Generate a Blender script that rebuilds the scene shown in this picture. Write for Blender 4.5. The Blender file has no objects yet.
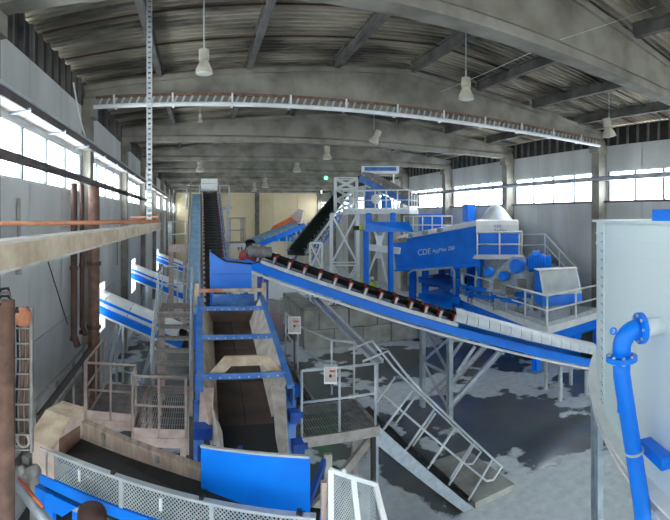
import bpy, bmesh, math, random
from math import sin, cos, tan, pi, sqrt, radians
from mathutils import Vector, Matrix
random.seed(7)
scene = bpy.context.scene
COL = scene.collection
V = Vector

# ------------------------------------------------------------------ camera, world, exposure
EYE = 5.4          # eye height above the hall floor
cam_d = bpy.data.cameras.new('camera')
cam_d.type = 'PANO'
cam_d.panorama_type = 'CENTRAL_CYLINDRICAL'      # the photograph is a hand-held phone panorama
cam_d.central_cylindrical_range_u_min = -0.74444
cam_d.central_cylindrical_range_u_max = 0.74444
cam_d.central_cylindrical_range_v_min = -0.67111
cam_d.central_cylindrical_range_v_max = 0.48444
cam_d.central_cylindrical_radius = 1.0
cam_d.sensor_width = 36; cam_d.lens = 19.5; cam_d.clip_start = .05; cam_d.clip_end = 300
cam = bpy.data.objects.new('camera', cam_d); COL.objects.link(cam)
cam.location = (0, 0, EYE); cam.rotation_euler = (pi/2, 0, -0.3)
scene.camera = cam

world = bpy.data.worlds.new('overcast_sky'); scene.world = world
world.use_nodes = True
wn = world.node_tree.nodes; wn.clear()
wo = wn.new('ShaderNodeOutputWorld'); wb = wn.new('ShaderNodeBackground')
wb.inputs['Color'].default_value = (0.93, 0.97, 1.0, 1); wb.inputs['Strength'].default_value = 3.0
world.node_tree.links.new(wb.outputs[0], wo.inputs[0])

scene.view_settings.view_transform = 'Standard'
scene.view_settings.look = 'None'
scene.view_settings.gamma = 1.0
scene.view_settings.use_curve_mapping = False
scene.view_settings.exposure = 2.3
scene.cycles.use_denoising = True
scene.cycles.max_bounces = 8
scene.cycles.diffuse_bounces = 5

# ------------------------------------------------------------------ helpers
def at(px, py, r):
    """direction (bearing px, elevation py) and horizontal distance r -> a point of the hall"""
    t = (px-200)/450
    return V((r*sin(t), r*cos(t), EYE-(py-218)/450*r))
def atz(px, py, z):
    return at(px, py, (EYE-z)*450/(py-218))

class MB:
    def __init__(s): s.v = []; s.f = []
    def add(s, vs, fs):
        o = len(s.v); s.v += [V(p) for p in vs]; s.f += [tuple(i+o for i in f) for f in fs]; return s
    def box(s, a, b):
        x0,y0,z0 = [min(a[i], b[i]) for i in range(3)]; x1,y1,z1 = [max(a[i], b[i]) for i in range(3)]
        return s.add([(x0,y0,z0),(x1,y0,z0),(x1,y1,z0),(x0,y1,z0),(x0,y0,z1),(x1,y0,z1),(x1,y1,z1),(x0,y1,z1)],
                     [(3,2,1,0),(4,5,6,7),(0,1,5,4),(1,2,6,5),(2,3,7,6),(3,0,4,7)])
    def obox(s, c, ax, ay, az):
        c=V(c); ax=V(ax); ay=V(ay); az=V(az)
        return s.add([c-ax-ay-az,c+ax-ay-az,c+ax+ay-az,c-ax+ay-az,c-ax-ay+az,c+ax-ay+az,c+ax+ay+az,c-ax+ay+az],
                     [(3,2,1,0),(4,5,6,7),(0,1,5,4),(1,2,6,5),(2,3,7,6),(3,0,4,7)])
    def bar(s, a, b, w=.05, h=None, up=(0,0,1)):
        a=V(a); b=V(b); h = w if h is None else h
        d=(b-a)
        if d.length<1e-6: return s
        d.normalize(); up=V(up)
        if abs(d.dot(up))>.98: up=V((0,1,0)) if abs(d.y)<.9 else V((1,0,0))
        sd=d.cross(up).normalized(); u=sd.cross(d).normalized()
        return s.obox((a+b)/2, (b-a)/2, sd*w/2, u*h/2)
    def ibeam(s, a, b, w=.15, h=.2, t=.02, up=(0,0,1)):
        a=V(a); b=V(b); d=(b-a).normalized(); up=V(up)
        if abs(d.dot(up))>.98: up=V((0,1,0))
        sd=d.cross(up).normalized(); u=sd.cross(d).normalized()
        c=(a+b)/2; L=(b-a)/2
        s.obox(c, L, sd*t/2, u*h/2)
        s.obox(c+u*(h/2), L, sd*w/2, u*t/2); s.obox(c-u*(h/2), L, sd*w/2, u*t/2)
        return s
    def tube(s, pts, r=.02, n=8, close=True):
        pts=[V(p) for p in pts]; m=len(pts); o=len(s.v)
        prev=None
        for i,p in enumerate(pts):
            d=(pts[min(i+1,m-1)]-pts[max(i-1,0)]).normalized()
            if prev is None:
                up=V((0,0,1)) if abs(d.z)<.9 else V((1,0,0))
                a=d.cross(up).normalized()
            else:
                a=(prev-d*prev.dot(d))
                a=a.normalized() if a.length>1e-6 else d.orthogonal().normalized()
            b=d.cross(a).normalized(); prev=a
            rr = r[i] if isinstance(r,(list,tuple)) else r
            for k in range(n):
                t=2*pi*k/n; s.v.append(p+a*(rr*cos(t))+b*(rr*sin(t)))
        for i in range(m-1):
            for k in range(n):
                s.f.append((o+i*n+k, o+i*n+(k+1)%n, o+(i+1)*n+(k+1)%n, o+(i+1)*n+k))
        if close:
            s.f.append(tuple(o+k for k in range(n))[::-1]); s.f.append(tuple(o+(m-1)*n+k for k in range(n)))
        return s
    def cyl(s, a, b, r, n=16, r2=None):
        return s.tube([a,b],[r, r if r2 is None else r2], n)
    def lathe(s, c, prof, n=24, axis=(0,0,1)):
        """prof = [(radius, height)]"""
        c=V(c); ax=V(axis).normalized(); a=ax.orthogonal().normalized(); b=ax.cross(a); o=len(s.v)
        for r,h in prof:
            for k in range(n):
                t=2*pi*k/n; s.v.append(c+ax*h+a*(r*cos(t))+b*(r*sin(t)))
        for i in range(len(prof)-1):
            for k in range(n):
                s.f.append((o+i*n+k,o+i*n+(k+1)%n,o+(i+1)*n+(k+1)%n,o+(i+1)*n+k))
        return s
    def prism(s, poly, d):
        """polygon (list of 3-D points) thickened along vector d"""
        poly=[V(p) for p in poly]; d=V(d); n=len(poly); o=len(s.v)
        s.v += poly+[p+d for p in poly]
        s.f.append(tuple(o+i for i in range(n))[::-1]); s.f.append(tuple(o+n+i for i in range(n)))
        for i in range(n):
            j=(i+1)%n; s.f.append((o+i,o+j,o+n+j,o+n+i))
        return s
    def build(s, name, m, parent=None, loc=None, smooth=False):
        """one mesh object; coordinates are world coordinates"""
        if parent is not None:
            base = parent['_base'] if '_base' in parent.keys() else (0,0,0)
            base = V(base); o_loc=(0,0,0)
        else:
            if loc is None:
                xs=[p.x for p in s.v]; ys=[p.y for p in s.v]; zs=[p.z for p in s.v]
                loc=((min(xs)+max(xs))/2,(min(ys)+max(ys))/2,min(zs))
            base=V(loc); o_loc=loc
        me=bpy.data.meshes.new(name); me.from_pydata([p-base for p in s.v],[],s.f)
        bm=bmesh.new(); bm.from_mesh(me); bmesh.ops.recalc_face_normals(bm, faces=bm.faces); bm.to_mesh(me); bm.free()
        if smooth:
            for p in me.polygons: p.use_smooth = True
        me.materials.append(m)
        o=bpy.data.objects.new(name, me); COL.objects.link(o); o.location=o_loc
        o['_base']=tuple(base)
        if parent is not None: o.parent=parent
        return o

def tag(o, label=None, cat=None, group=None, kind=None):
    if label: o['label']=label
    if cat: o['category']=cat
    if group: o['group']=group
    if kind: o['kind']=kind
    return o
def thing(name, label, cat, loc, group=None):
    o=bpy.data.objects.new(name, None); COL.objects.link(o); o.location=loc; o.empty_display_size=.2
    o['_base']=tuple(V(loc))
    return tag(o, label, cat, group)
def copy_tree(o, off, parent=None):
    c=o.copy(); COL.objects.link(c)
    if parent is None: c.location=V(o.location)+V(off)
    else: c.parent=parent
    for ch in list(o.children): copy_tree(ch, off, c)
    return c

# ------------------------------------------------------------------ materials
def srgb(r,g,b):
    f=lambda c:(c/255/12.92) if c/255<=.04045 else ((c/255+.055)/1.055)**2.4
    return (f(r),f(g),f(b),1)
def mat(name, c1, c2=None, scale=3.0, rough=.6, metal=0.0, bump=0.0, detail=5, stretch=(1,1,1), lo=.35, hi=.7, spec=.5):
    m=bpy.data.materials.new(name); m.use_nodes=True
    nt=m.node_tree; b=nt.nodes['Principled BSDF']
    b.inputs['Roughness'].default_value=rough; b.inputs['Metallic'].default_value=metal
    b.inputs['Specular IOR Level'].default_value=spec
    c1=srgb(*c1); c2=srgb(*c2) if c2 else tuple(x*.8 for x in c1[:3])+(1,)
    tc=nt.nodes.new('ShaderNodeTexCoord'); mp=nt.nodes.new('ShaderNodeMapping'); mp.inputs['Scale'].default_value=stretch
    ge=nt.nodes.new('ShaderNodeNewGeometry')
    nz=nt.nodes.new('ShaderNodeTexNoise'); nz.inputs['Scale'].default_value=scale; nz.inputs['Detail'].default_value=detail
    rp=nt.nodes.new('ShaderNodeValToRGB'); rp.color_ramp.elements[0].position=lo; rp.color_ramp.elements[1].position=hi
    rp.color_ramp.elements[0].color=c1; rp.color_ramp.elements[1].color=c2
    nt.links.new(ge.outputs['Position'], mp.inputs['Vector']); nt.links.new(mp.outputs[0], nz.inputs['Vector'])
    nt.links.new(nz.outputs['Fac'], rp.inputs[0]); nt.links.new(rp.outputs[0], b.inputs['Base Color'])
    if bump:
        bp=nt.nodes.new('ShaderNodeBump'); bp.inputs['Strength'].default_value=bump; bp.inputs['Distance'].default_value=.03
        nt.links.new(nz.outputs['Fac'], bp.inputs['Height']); nt.links.new(bp.outputs[0], b.inputs['Normal'])
    return m
def emit(name, c, s):
    m=bpy.data.materials.new(name); m.use_nodes=True
    b=m.node_tree.nodes['Principled BSDF']; b.inputs['Base Color'].default_value=srgb(*c)
    b.inputs['Emission Color'].default_value=srgb(*c); b.inputs['Emission Strength'].default_value=s
    return m
M={}
M['blue']=mat('blue_paint',(0,134,250),(0,120,236),2,.38,spec=.4)
M['blue_dusty']=mat('dusty_blue_paint',(46,112,196),(98,136,190),5,.55)
M['blue_pale']=mat('pale_blue_sheet',(150,185,215),(120,160,200),3,.5)
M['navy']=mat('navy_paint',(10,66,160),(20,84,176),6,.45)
M['white']=mat('white_paint',(242,246,246),(226,232,232),3,.45)
M['white_dusty']=mat('dusty_white_paint',(205,200,192),(170,160,148),6,.6)
M['tank']=mat('tank_white_paint',(226,240,242),(218,234,238),.8,.35)
M['galv']=mat('galvanised_steel',(178,188,196),(148,160,170),8,.42,.55)
M['galv_dusty']=mat('dusty_galvanised_steel',(166,162,156),(134,130,126),7,.6,.2)
M['galv_light']=mat('light_galvanised_steel',(205,212,214),(180,190,195),6,.45,.3)
M['pink']=mat('pinkish_dusty_paint',(208,190,180),(180,158,148),6,.65)
M['cream']=mat('cream_dusty_steel',(205,190,165),(160,138,115),5,.65,bump=.1)
M['rust']=mat('rusty_steel',(134,104,88),(92,72,64),6,.75,bump=.2)
M['rust_dark']=mat('dark_brown_pipe_paint',(86,58,50),(56,44,42),4,.6)
M['orange_rust']=mat('orange_primer_pipe',(206,140,104),(170,104,76),5,.6)
M['orange']=mat('orange_paint',(226,112,48),(190,80,60),2,.5)
M['rubber']=mat('black_rubber_belt',(34,36,38),(22,23,25),6,.7)
M['rubber_light']=mat('grey_worn_rubber',(70,74,78),(50,54,58),6,.6)
M['rubber_brown']=mat('brown_dusty_rubber',(88,72,60),(52,45,42),3,.75,bump=.15)
M['red']=mat('red_idler_paint',(170,48,48),(130,40,42),6,.5)
M['concrete']=mat('beam_concrete',(152,149,139),(116,113,105),1.3,.85,bump=.15,detail=9,lo=.38,hi=.66)
M['panel']=mat('wall_panel_concrete',(204,206,204),(178,180,178),.9,.85,bump=.08,detail=8,stretch=(1,1,.35))
M['panel_far']=mat('far_wall_beige_render',(214,200,168),(200,186,152),.5,.85)
M['block']=mat('grey_block_concrete',(158,160,154),(120,122,118),2.2,.9,bump=.3,detail=9)
M['deck_roof']=mat('stained_roof_sheeting',(188,180,160),(86,82,74),.8,.75,.0,detail=10,stretch=(.5,1.6,1),lo=.36,hi=.62)
M['purlin']=mat('grey_purlin_concrete',(120,118,112),(84,84,84),2,.85)
M['mullion']=mat('grey_window_steel',(110,116,118),(90,96,98),4,.5)
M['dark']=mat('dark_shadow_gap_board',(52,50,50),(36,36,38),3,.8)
M['wood']=mat('weathered_timber',(168,152,138),(128,114,104),3,.8,stretch=(6,1,1),bump=.2)
M['grey_pipe']=mat('grey_brown_pipe_paint',(96,86,86),(72,68,72),4,.55)
M['motor']=mat('grey_cast_motor',(142,142,140),(112,110,106),6,.5,.3)
M['gravel']=mat('wet_gravel',(74,80,76),(40,46,46),9,.6,bump=.8,detail=10)
M['slurry']=mat('pale_slurry_crust',(186,198,204),(150,164,172),4,.6,bump=.2)
M['clear']=mat('translucent_white_cover',(226,234,240),(205,216,226),5,.3)
M['hivis']=mat('hi_vis_yellow_fabric',(200,230,60),(180,215,50),8,.7)
M['work']=mat('dark_work_trousers',(44,52,70),(34,40,56),8,.8)
M['skin']=mat('skin',(196,150,126),(186,140,118),8,.6)
M['helmet_y']=mat('yellow_helmet',(240,205,70),(235,200,60),4,.4)
M['helmet_w']=mat('white_helmet',(235,238,240),(228,230,232),4,.4)
M['text_white']=mat('white_lettering',(240,246,250),(236,242,248),4,.5)
M['text_blue']=mat('blue_lettering',(60,120,190),(60,120,190),4,.5)
M['lens']=mat('milky_lamp_glass',(232,232,222),(225,225,215),4,.3)
M['lamp']=mat('lamp_grey_enamel',(190,186,170),(164,160,146),6,.5)
M['green_light']=emit('green_exit_lamp',(40,255,120),6)
M['black']=mat('black_plastic',(26,26,28),(20,20,22),4,.5)
M['hatch_red']=mat('red_print',(190,60,60),(190,60,60),4,.5)

def glass_mat():
    m=bpy.data.materials.new('dusty_window_glass'); m.use_nodes=True; nt=m.node_tree; nt.nodes.clear()
    o=nt.nodes.new('ShaderNodeOutputMaterial'); mx=nt.nodes.new('ShaderNodeMixShader'); tr=nt.nodes.new('ShaderNodeBsdfTransparent')
    tl=nt.nodes.new('ShaderNodeBsdfTranslucent'); nz=nt.nodes.new('ShaderNodeTexNoise'); nz.inputs['Scale'].default_value=2
    mr=nt.nodes.new('ShaderNodeMapRange'); mr.inputs['To Min'].default_value=.15; mr.inputs['To Max'].default_value=.4
    tl.inputs['Color'].default_value=(.9,.92,.93,1); tr.inputs['Color'].default_value=(.95,.97,.98,1)
    nt.links.new(nz.outputs['Fac'],mr.inputs['Value']); nt.links.new(mr.outputs[0],mx.inputs[0])
    nt.links.new(tr.outputs[0],mx.inputs[1]); nt.links.new(tl.outputs[0],mx.inputs[2]); nt.links.new(mx.outputs[0],o.inputs[0])
    return m
M['glass']=glass_mat()

def floor_mat():
    m=bpy.data.materials.new('wet_concrete_floor'); m.use_nodes=True; nt=m.node_tree; b=nt.nodes['Principled BSDF']
    N=nt.nodes.new; L=nt.links.new
    ge=N('ShaderNodeNewGeometry')
    def math_(op,a,b_=None,v=None):
        n=N('ShaderNodeMath'); n.operation=op
        if hasattr(a,'is_linked') or hasattr(a,'node'): L(a,n.inputs[0])
        else: n.inputs[0].default_value=a
        if b_ is not None:
            if hasattr(b_,'node'): L(b_,n.inputs[1])
            else: n.inputs[1].default_value=b_
        return n.outputs[0]
    n1=N('ShaderNodeTexNoise'); n1.inputs['Scale'].default_value=1.1; n1.inputs['Detail'].default_value=7; L(ge.outputs['Position'],n1.inputs['Vector'])
    n2=N('ShaderNodeTexNoise'); n2.inputs['Scale'].default_value=5; n2.inputs['Detail'].default_value=8; L(ge.outputs['Position'],n2.inputs['Vector'])
    n3=N('ShaderNodeTexNoise'); n3.inputs['Scale'].default_value=.5; n3.inputs['Detail'].default_value=4; L(ge.outputs['Position'],n3.inputs['Vector'])
    wet=None
    for cx,cy,rx,ry in [(7.5,9.2,2.3,1.7),(6.5,10.6,1.7,1.4),(7.8,7.9,1.7,1.0),(7.2,15.2,3.2,2.0),(4.5,8.6,.7,1.6),(2.6,13.5,2.0,4),(10.2,14.6,3,2.2),(2.4,8.6,.7,1.3),
                        (3.5,22,3,3.0),(9,24,6,5),(0,16,3,8),(11.4,10.0,1.0,.9),(6.2,27,4,3),(-1.8,8,1.6,3)]:
        vs=N('ShaderNodeVectorMath'); vs.operation='SUBTRACT'; vs.inputs[1].default_value=(cx,cy,0); L(ge.outputs['Position'],vs.inputs[0])
        vm=N('ShaderNodeVectorMath'); vm.operation='MULTIPLY'; vm.inputs[1].default_value=(1/rx,1/ry,0); L(vs.outputs[0],vm.inputs[0])
        ln=N('ShaderNodeVectorMath'); ln.operation='LENGTH'; L(vm.outputs[0],ln.inputs[0])
        d=math_('SUBTRACT',1.0,ln.outputs['Value'])
        wet = d if wet is None else math_('MAXIMUM',wet,d)
    w=math_('ADD',wet,math_('MULTIPLY',math_('SUBTRACT',n1.outputs['Fac'],.5),2.6))
    mr=N('ShaderNodeMapRange'); mr.inputs['From Min'].default_value=-.03; mr.inputs['From Max'].default_value=.1; L(w,mr.inputs['Value'])
    dry=N('ShaderNodeValToRGB'); dry.color_ramp.elements[0].color=srgb(208,216,220); dry.color_ramp.elements[1].color=srgb(182,192,198)
    dry.color_ramp.elements[0].position=.35; dry.color_ramp.elements[1].position=.7; L(n2.outputs['Fac'],dry.inputs[0])
    wc=N('ShaderNodeValToRGB'); wc.color_ramp.elements[0].color=srgb(104,106,102); wc.color_ramp.elements[1].color=srgb(74,84,90)
    wc.color_ramp.elements[0].position=.35; wc.color_ramp.elements[1].position=.65; L(n3.outputs['Fac'],wc.inputs[0])
    mx=N('ShaderNodeMixRGB'); L(mr.outputs[0],mx.inputs[0]); L(dry.outputs[0],mx.inputs[1]); L(wc.outputs[0],mx.inputs[2]); L(mx.outputs[0],b.inputs['Base Color'])
    rr=N('ShaderNodeMapRange'); rr.inputs['To Min'].default_value=.75; rr.inputs['To Max'].default_value=.16; L(mr.outputs[0],rr.inputs['Value']); L(rr.outputs[0],b.inputs['Roughness'])
    bp=N('ShaderNodeBump'); bp.inputs['Strength'].default_value=.03; bp.inputs['Distance'].default_value=.02; L(n2.outputs['Fac'],bp.inputs['Height']); L(bp.outputs[0],b.inputs['Normal'])
    return m
M['floor']=floor_mat()

# ------------------------------------------------------------------ THE HALL
XL, XR = -3.16, 14.9          # inner wall faces
XM = (XL+XR)/2
Y0, YE = -12.05, 53.95
NB = 11
BAYS = [Y0+6*k for k in range(NB+1)]       # frame lines
ZS, ZT = 6.12, 7.42           # window sill and head
EAVE, RIDGE, BB = 8.98, 9.75, 8.56

MB().box((XL-.4,Y0,-.2),(XR+.4,YE+.3,0)).build('floor', M['floor'], loc=(0,0,0))['kind']='structure'

# roof
ceil_root = thing('ceiling', None, None, (XM,24,EAVE)); ceil_root['kind']='structure'
def roof_sheet(y0, side):
    mb=MB(); x0 = XL-.3 if side<0 else XM; x1 = XM if side<0 else XR+.3
    zf=lambda x: RIDGE+.26-abs(x-XM)*(RIDGE-EAVE)/(XM-XL)
    pitch=.2; prof=[]
    y=y0
    while y < y0+6-1e-6:
        prof += [(y,0),(y+.07,0),(y+.085,.09),(y+.185,.09)]; y+=pitch
    prof.append((y0+6,0))
    xs=[x0,(x0+x1)/2,x1]
    vs=[(x,yy,zf(x)+h) for x in xs for yy,h in prof]; n=len(prof)
    fs=[(i*n+k,(i+1)*n+k,(i+1)*n+k+1,i*n+k+1) for i in range(2) for k in range(n-1)]
    return mb.add(vs,fs)
s1=roof_sheet(Y0,-1).build('roof_sheet',M['deck_roof'],ceil_root); s2=roof_sheet(Y0,1).build('roof_sheet',M['deck_roof'],ceil_root)
for k in range(1,NB):
    for s in (s1,s2):
        c=s.copy(); COL.objects.link(c); c.location=(0,6*k,0)
# purlins, one member per bay
for x in [-1.05,1.3,3.7,6.05,8.4,10.8,13.2]:
    zt = RIDGE+.26-abs(x-XM)*(RIDGE-EAVE)/(XM-XL)
    p=MB().ibeam((x,Y0+.1,zt-.15),(x,Y0+5.9,zt-.15),.14,.28,.05).build('purlin',M['purlin'],ceil_root)
    for k in range(1,NB):
        c=p.copy(); COL.objects.link(c); c.location=(0,6*k,0)
# thin sag bars across the sheets
for k in range(0,7):
    for j in (1.2,2.7,4.3):
        y=BAYS[k+2]+j
        mb=MB()
        zr=RIDGE+.2; ze=EAVE+.2
        mb.bar((XL,y,ze),(XM,y,zr),.035,.035); mb.bar((XM,y,zr),(XR,y,ze),.035,.035)
        mb.build('sheet_lap_bar',M['rust_dark'],ceil_root)

# roof beams
def beam_mesh(y):
    mb=MB(); t=.1
    poly=[(XL+.05,y-t,BB),(XR-.05,y-t,BB),(XR-.05,y-t,EAVE-.02),(XM,y-t,RIDGE-.02),(XL+.05,y-t,EAVE-.02)]
    mb.prism(poly,(0,2*t,0))
    mb.prism([(XL+.05,y-.19,BB-.12),(XL+.05,y+.19,BB-.12),(XL+.05,y+.19,BB+.06),(XL+.05,y+.1,BB+.14),(XL+.05,y-.1,BB+.14),(XL+.05,y-.19,BB+.06)],(XR-XL-.1,0,0))
    for s in (-1,1):
        xe = XL+.05 if s<0 else XR-.05
        mb.prism([(xe,y-.17,EAVE-.14),(XM,y-.17,RIDGE-.14),(XM,y-.17,RIDGE),(xe,y-.17,EAVE)],(0,.34,0))
    return mb
blabels={1:'pale concrete roof beam sweeping overhead closest to the viewer',2:'concrete gable roof beam with the cable ladder slung underneath',
 3:'concrete roof beam just behind the one carrying the cable ladder',4:'fourth concrete roof beam counted from the viewer',5:'fifth concrete roof beam counted from the viewer'}
b0=None
for k in range(0,10):
    y=BAYS[k+2]
    if b0 is None:
        b0=beam_mesh(y).build('roof_beam',M['concrete'],loc=(XM,y,BB)); o=b0
    else:
        o=b0.copy(); COL.objects.link(o); o.location=(XM,y,BB)
    tag(o, blabels.get(k,'concrete roof beam far down the hall' if k>5 else 'concrete roof beam directly above the viewer'),'roof beam','roof beams')

# columns
def column(x, y, s):
    mb=MB(); w=.24 if s>0 else .5; mb.box((x,y-.2,0),(x+s*w,y+.2,BB-.12)); mb.box((x,y-.24,BB-.45),(x+s*(w+.1),y+.24,BB-.12)); return mb
for side,x,s in (('left',XL+.0,1),('right',XR,-1)):
    for k in range(0,10):
        y=BAYS[k+2]
        o=column(x,y,s).build('column',M['concrete'],loc=(x+s*.25,y,0))
        lab={('left',2):'grey concrete column behind the brown downpipes on the left wall',('right',2):'tall grey concrete column right of the railed platform, behind white tank',
             ('right',3):'pale concrete column on right wall behind the grey hood of the screen',('left',3):'concrete column on left wall between first and second outgoing conveyors'}.get((side,k),
             f'concrete column far along the {side} wall' if k>1 else f'concrete column on the {side} wall beside the viewer')
        tag(o,lab,'column','wall columns')

# walls: a backing slab plus separate panels, window bands
nwin=[0]
OPEN={'left':[(13.5,14.75,1.75,3.3),(20.6,21.9,1.9,3.45),(32.8,34.1,1.5,3.1)],'right':[]}
def cut(r,holes):
    out=[r]
    for h in holes:
        nxt=[]
        for (a,b,c,d) in out:
            if h[0]>=b or h[1]<=a or h[2]>=d or h[3]<=c: nxt.append((a,b,c,d)); continue
            a2,b2=max(a,h[0]),min(b,h[1])
            if h[0]>a: nxt.append((a,h[0],c,d))
            if h[1]<b: nxt.append((h[1],b,c,d))
            if h[2]>c: nxt.append((a2,b2,c,h[2]))
            if h[3]<d: nxt.append((a2,b2,h[3],d))
        out=nxt
    return out
def wall(side):
    ZT = 7.06 if side=='left' else 7.32
    x = XL if side=='left' else XR; s = -1 if side=='left' else 1      # s points outwards
    bk=MB().box((x+s*.12,Y0,ZT+.05),(x+s*.2,YE,EAVE+.25))
    for a,b,c,d in cut((Y0,YE,0,ZS-.05),OPEN[side]): bk.box((x+s*.12,a,c),(x+s*.2,b,d))
    root=bk.build('wall_'+side,M['panel'],loc=(x+s*.16,24,0)); root['kind']='structure'
    for k in range(NB):
        y0=BAYS[k]
        for j in range(3):
            ya=y0+2*j+.012; yb=y0+2*j+2-.012
            for za,zb in ((.01,2.99),(3.01,ZS-.06),(ZT+.06,8.42)):
                mb=MB()
                for a,b,c,d in cut((ya,yb,za,zb),OPEN[side]): mb.box((x,a,c),(x+s*.12,b,d))
                if mb.v: mb.build('wall_panel',M['panel'],root)
        # eave strip: dark gap with studs
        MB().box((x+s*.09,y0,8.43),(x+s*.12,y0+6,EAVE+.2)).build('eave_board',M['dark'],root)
        for j in range(12):
            MB().box((x+s*.0,y0+.5*j+.2,8.43),(x+s*.09,y0+.5*j+.28,EAVE+.2)).build('stud',M['purlin'],root)
        # window band of this bay
        nwin[0]+=1
        w=MB().box((x+s*.02,y0+.32,ZS-.06),(x+s*.12,y0+5.68,ZS)).box((x+s*.02,y0+.32,ZT),(x+s*.12,y0+5.68,ZT+.06)).build('window_%d'%nwin[0],M['galv_light'],loc=(x+s*.06,y0+3,ZS-.06)); w['kind']='structure'
        for j in range(4):
            ya=y0+.32+1.34*j
            MB().box((x+s*.0,ya-.04,ZS),(x+s*.1,ya+.04,ZT)).build('mullion',M['mullion'],w)
            MB().box((x+s*.055,ya+.03,ZS),(x+s*.063,ya+1.31,ZT)).build('pane',M['glass'],w)
        MB().box((x+s*.0,y0+5.63,ZS),(x+s*.1,y0+5.71,ZT)).build('mullion',M['mullion'],w)
        MB().box((x,y0-.3,ZS-.06),(x+s*.12,y0+.3,ZT+.06)).build('wall_panel',M['panel'],root)
wall('left'); wall('right')
# far wall with its panels and a dark middle post
wf=MB().box((XL,YE+.12,0),(XR,YE+.3,RIDGE+.3)).build('wall_far',M['panel_far'],loc=(XM,YE+.2,0)); wf['kind']='structure'
for i in range(6):
    for za,zb in ((.01,4.2),(4.22,8.5)):
        MB().box((XL+3.01*i+.01,YE,za),(XL+3.01*(i+1)-.01,YE+.12,zb)).build('wall_panel',M['panel_far'],wf)
tag(MB().box((6.6,YE-.4,0),(7.1,YE,8.4)).build('column',M['purlin']),'dark post in the middle of the beige far wall','column')

# rear end behind the viewer: open gateway, its unseen wall shaped to dim the near beam
wr=MB().box((XL,Y0-.2,6.6),(XR,Y0,RIDGE+.3)).box((XL,Y0-.2,0),(XL+1.5,Y0,6.6)).box((XR-1.5,Y0-.2,0),(XR,Y0,6.6)).build('wall_rear',M['panel'],loc=(XM,Y0-.1,0)); wr['kind']='structure'
MB().box((XL-30,Y0-40,-.25),(XR+30,Y0,-.05)).build('floor_yard',M['concrete'],loc=(XM,Y0-20,-.25))['kind']='structure'
# ------------------------------------------------------------------ roof services
# cable ladder under the second beam
yb=BAYS[4]-.28
cl=thing('cable_ladder','cable ladder with white lower tube and rusty angle slung under roof beam','cable ladder',(XM,yb,8.3))
MB().bar((XL+.4,yb+.05,8.62),(XR-.5,yb+.05,8.62),.08,.07).build('rusty_angle',M['rust'],cl)
MB().tube([(XL+.35,yb,8.36),(XR-.55,yb,8.36)],.058,10).build('white_tube',M['white'],cl)
MB().bar((XL+.4,yb+.32,8.42),(XR-.5,yb+.32,8.42),.03,.08).build('side_rail',M['galv_dusty'],cl)
r0=MB().bar((XL+.5,yb+.02,8.43),(XL+.57,yb+.05,8.59),.035,.05).build('rung',M['galv_light'],cl)
for i in range(1,85):
    c=r0.copy(); COL.objects.link(c); c.location=(i*.2,0,0)
h0=MB().bar((XL+.9,yb+.02,8.33),(XL+.9,yb+.02,8.66),.05,.05).bar((XL+.9,yb+.02,8.36),(XL+.9,yb+.34,8.36),.05,.04).build('hanger_bracket',M['white'],cl)
for i in range(1,11):
    c=h0.copy(); COL.objects.link(c); c.location=(i*1.55,0,0)

# high-bay lamps
def roofz(x): return RIDGE+.29-abs(x-XM)*(RIDGE-EAVE)/(XM-XL)
def lamp(p, size, label, tilt=(0,0)):
    p=V(p); k=size/.3
    t=thing('high_bay_lamp',label,'lamp',tuple(p),'high bay lamps under the roof')
    MB().cyl(p+V((0,0,.3*k)),V((p.x,p.y,max(roofz(p.x),p.z+.4*k))),.012,6).build('hanging_rod',M['galv_light'],t)
    ax=V((tilt[0],tilt[1],1)).normalized()
    MB().lathe(p,[(.001,.34*k),(.085*k,.33*k),(.09*k,.17*k),(.05*k,.15*k)],16,ax).build('ballast_housing',M['lamp'],t)
    MB().lathe(p,[(.06*k,.17*k),(.09*k,.1*k),(.13*k,.02*k),(.15*k,-.06*k),(.14*k,-.06*k),(.1*k,.05*k)],20,ax).build('reflector_shade',M['lamp'],t,smooth=True)
    MB().lathe(p,[(.001,-.075*k),(.1*k,-.07*k),(.142*k,-.05*k)],20,ax).build('lens',M['lens'],t)
    return t
lamp(at(204,70,7.2),.29,'pale cone lamp on a long cord, upper left above the hopper')
lamp(at(466,96,9.4),.34,'grey lamp in front of the ladder beam, hung by the taut wire')
lamp(at(609,134,14.3),.45,'lamp near right wall above the tall concrete column',(-.3,0))
lamp(at(327,157,19),.42,'lamp below third roof beam, left of the lattice tower')
lamp(at(374,141,16),.38,'tilted lamp behind the ladder beam, above the brown hood',(.4,-.3))
lamp(at(200,170,25),.5,'small far lamp straight above the hooded conveyor head')
lamp(at(297,170,25),.5,'small far lamp above the sloping dark belt')
lamp(at(265,186,36),.6,'tiny far lamp right of the hooded conveyor head, higher one')
lamp(at(254,190,42),.6,'tiny far lamp right of the hooded conveyor head, lower one')
lamp(at(200,121,13),.16,'little hook lamp between the second and third roof beams')
tag(MB().lathe(at(326,178,27),[(.001,-.1),(.1,-.05),(.1,.05),(.001,.1)],10).build('exit_lamp',M['green_light']),'small glowing green exit lamp under the far roof','lamp')
# taut wires
def wire(a,b,label,r=.008,sag=.05,m='galv_light'):
    a=V(a); b=V(b); pts=[a+(b-a)*(i/8)-V((0,0,sag*4*(i/8)*(1-i/8))) for i in range(9)]
    return tag(MB().tube(pts,r,6).build('wire',M[m]),label,'wire')
wire(at(440,92,13.58),at(557,41,8.75),'taut wire from the ladder beam lamp to the overhead beam')
wire(at(559,40,8.4),at(668,2,9.6),'taut wire from the overhead beam to the top right')

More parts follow.
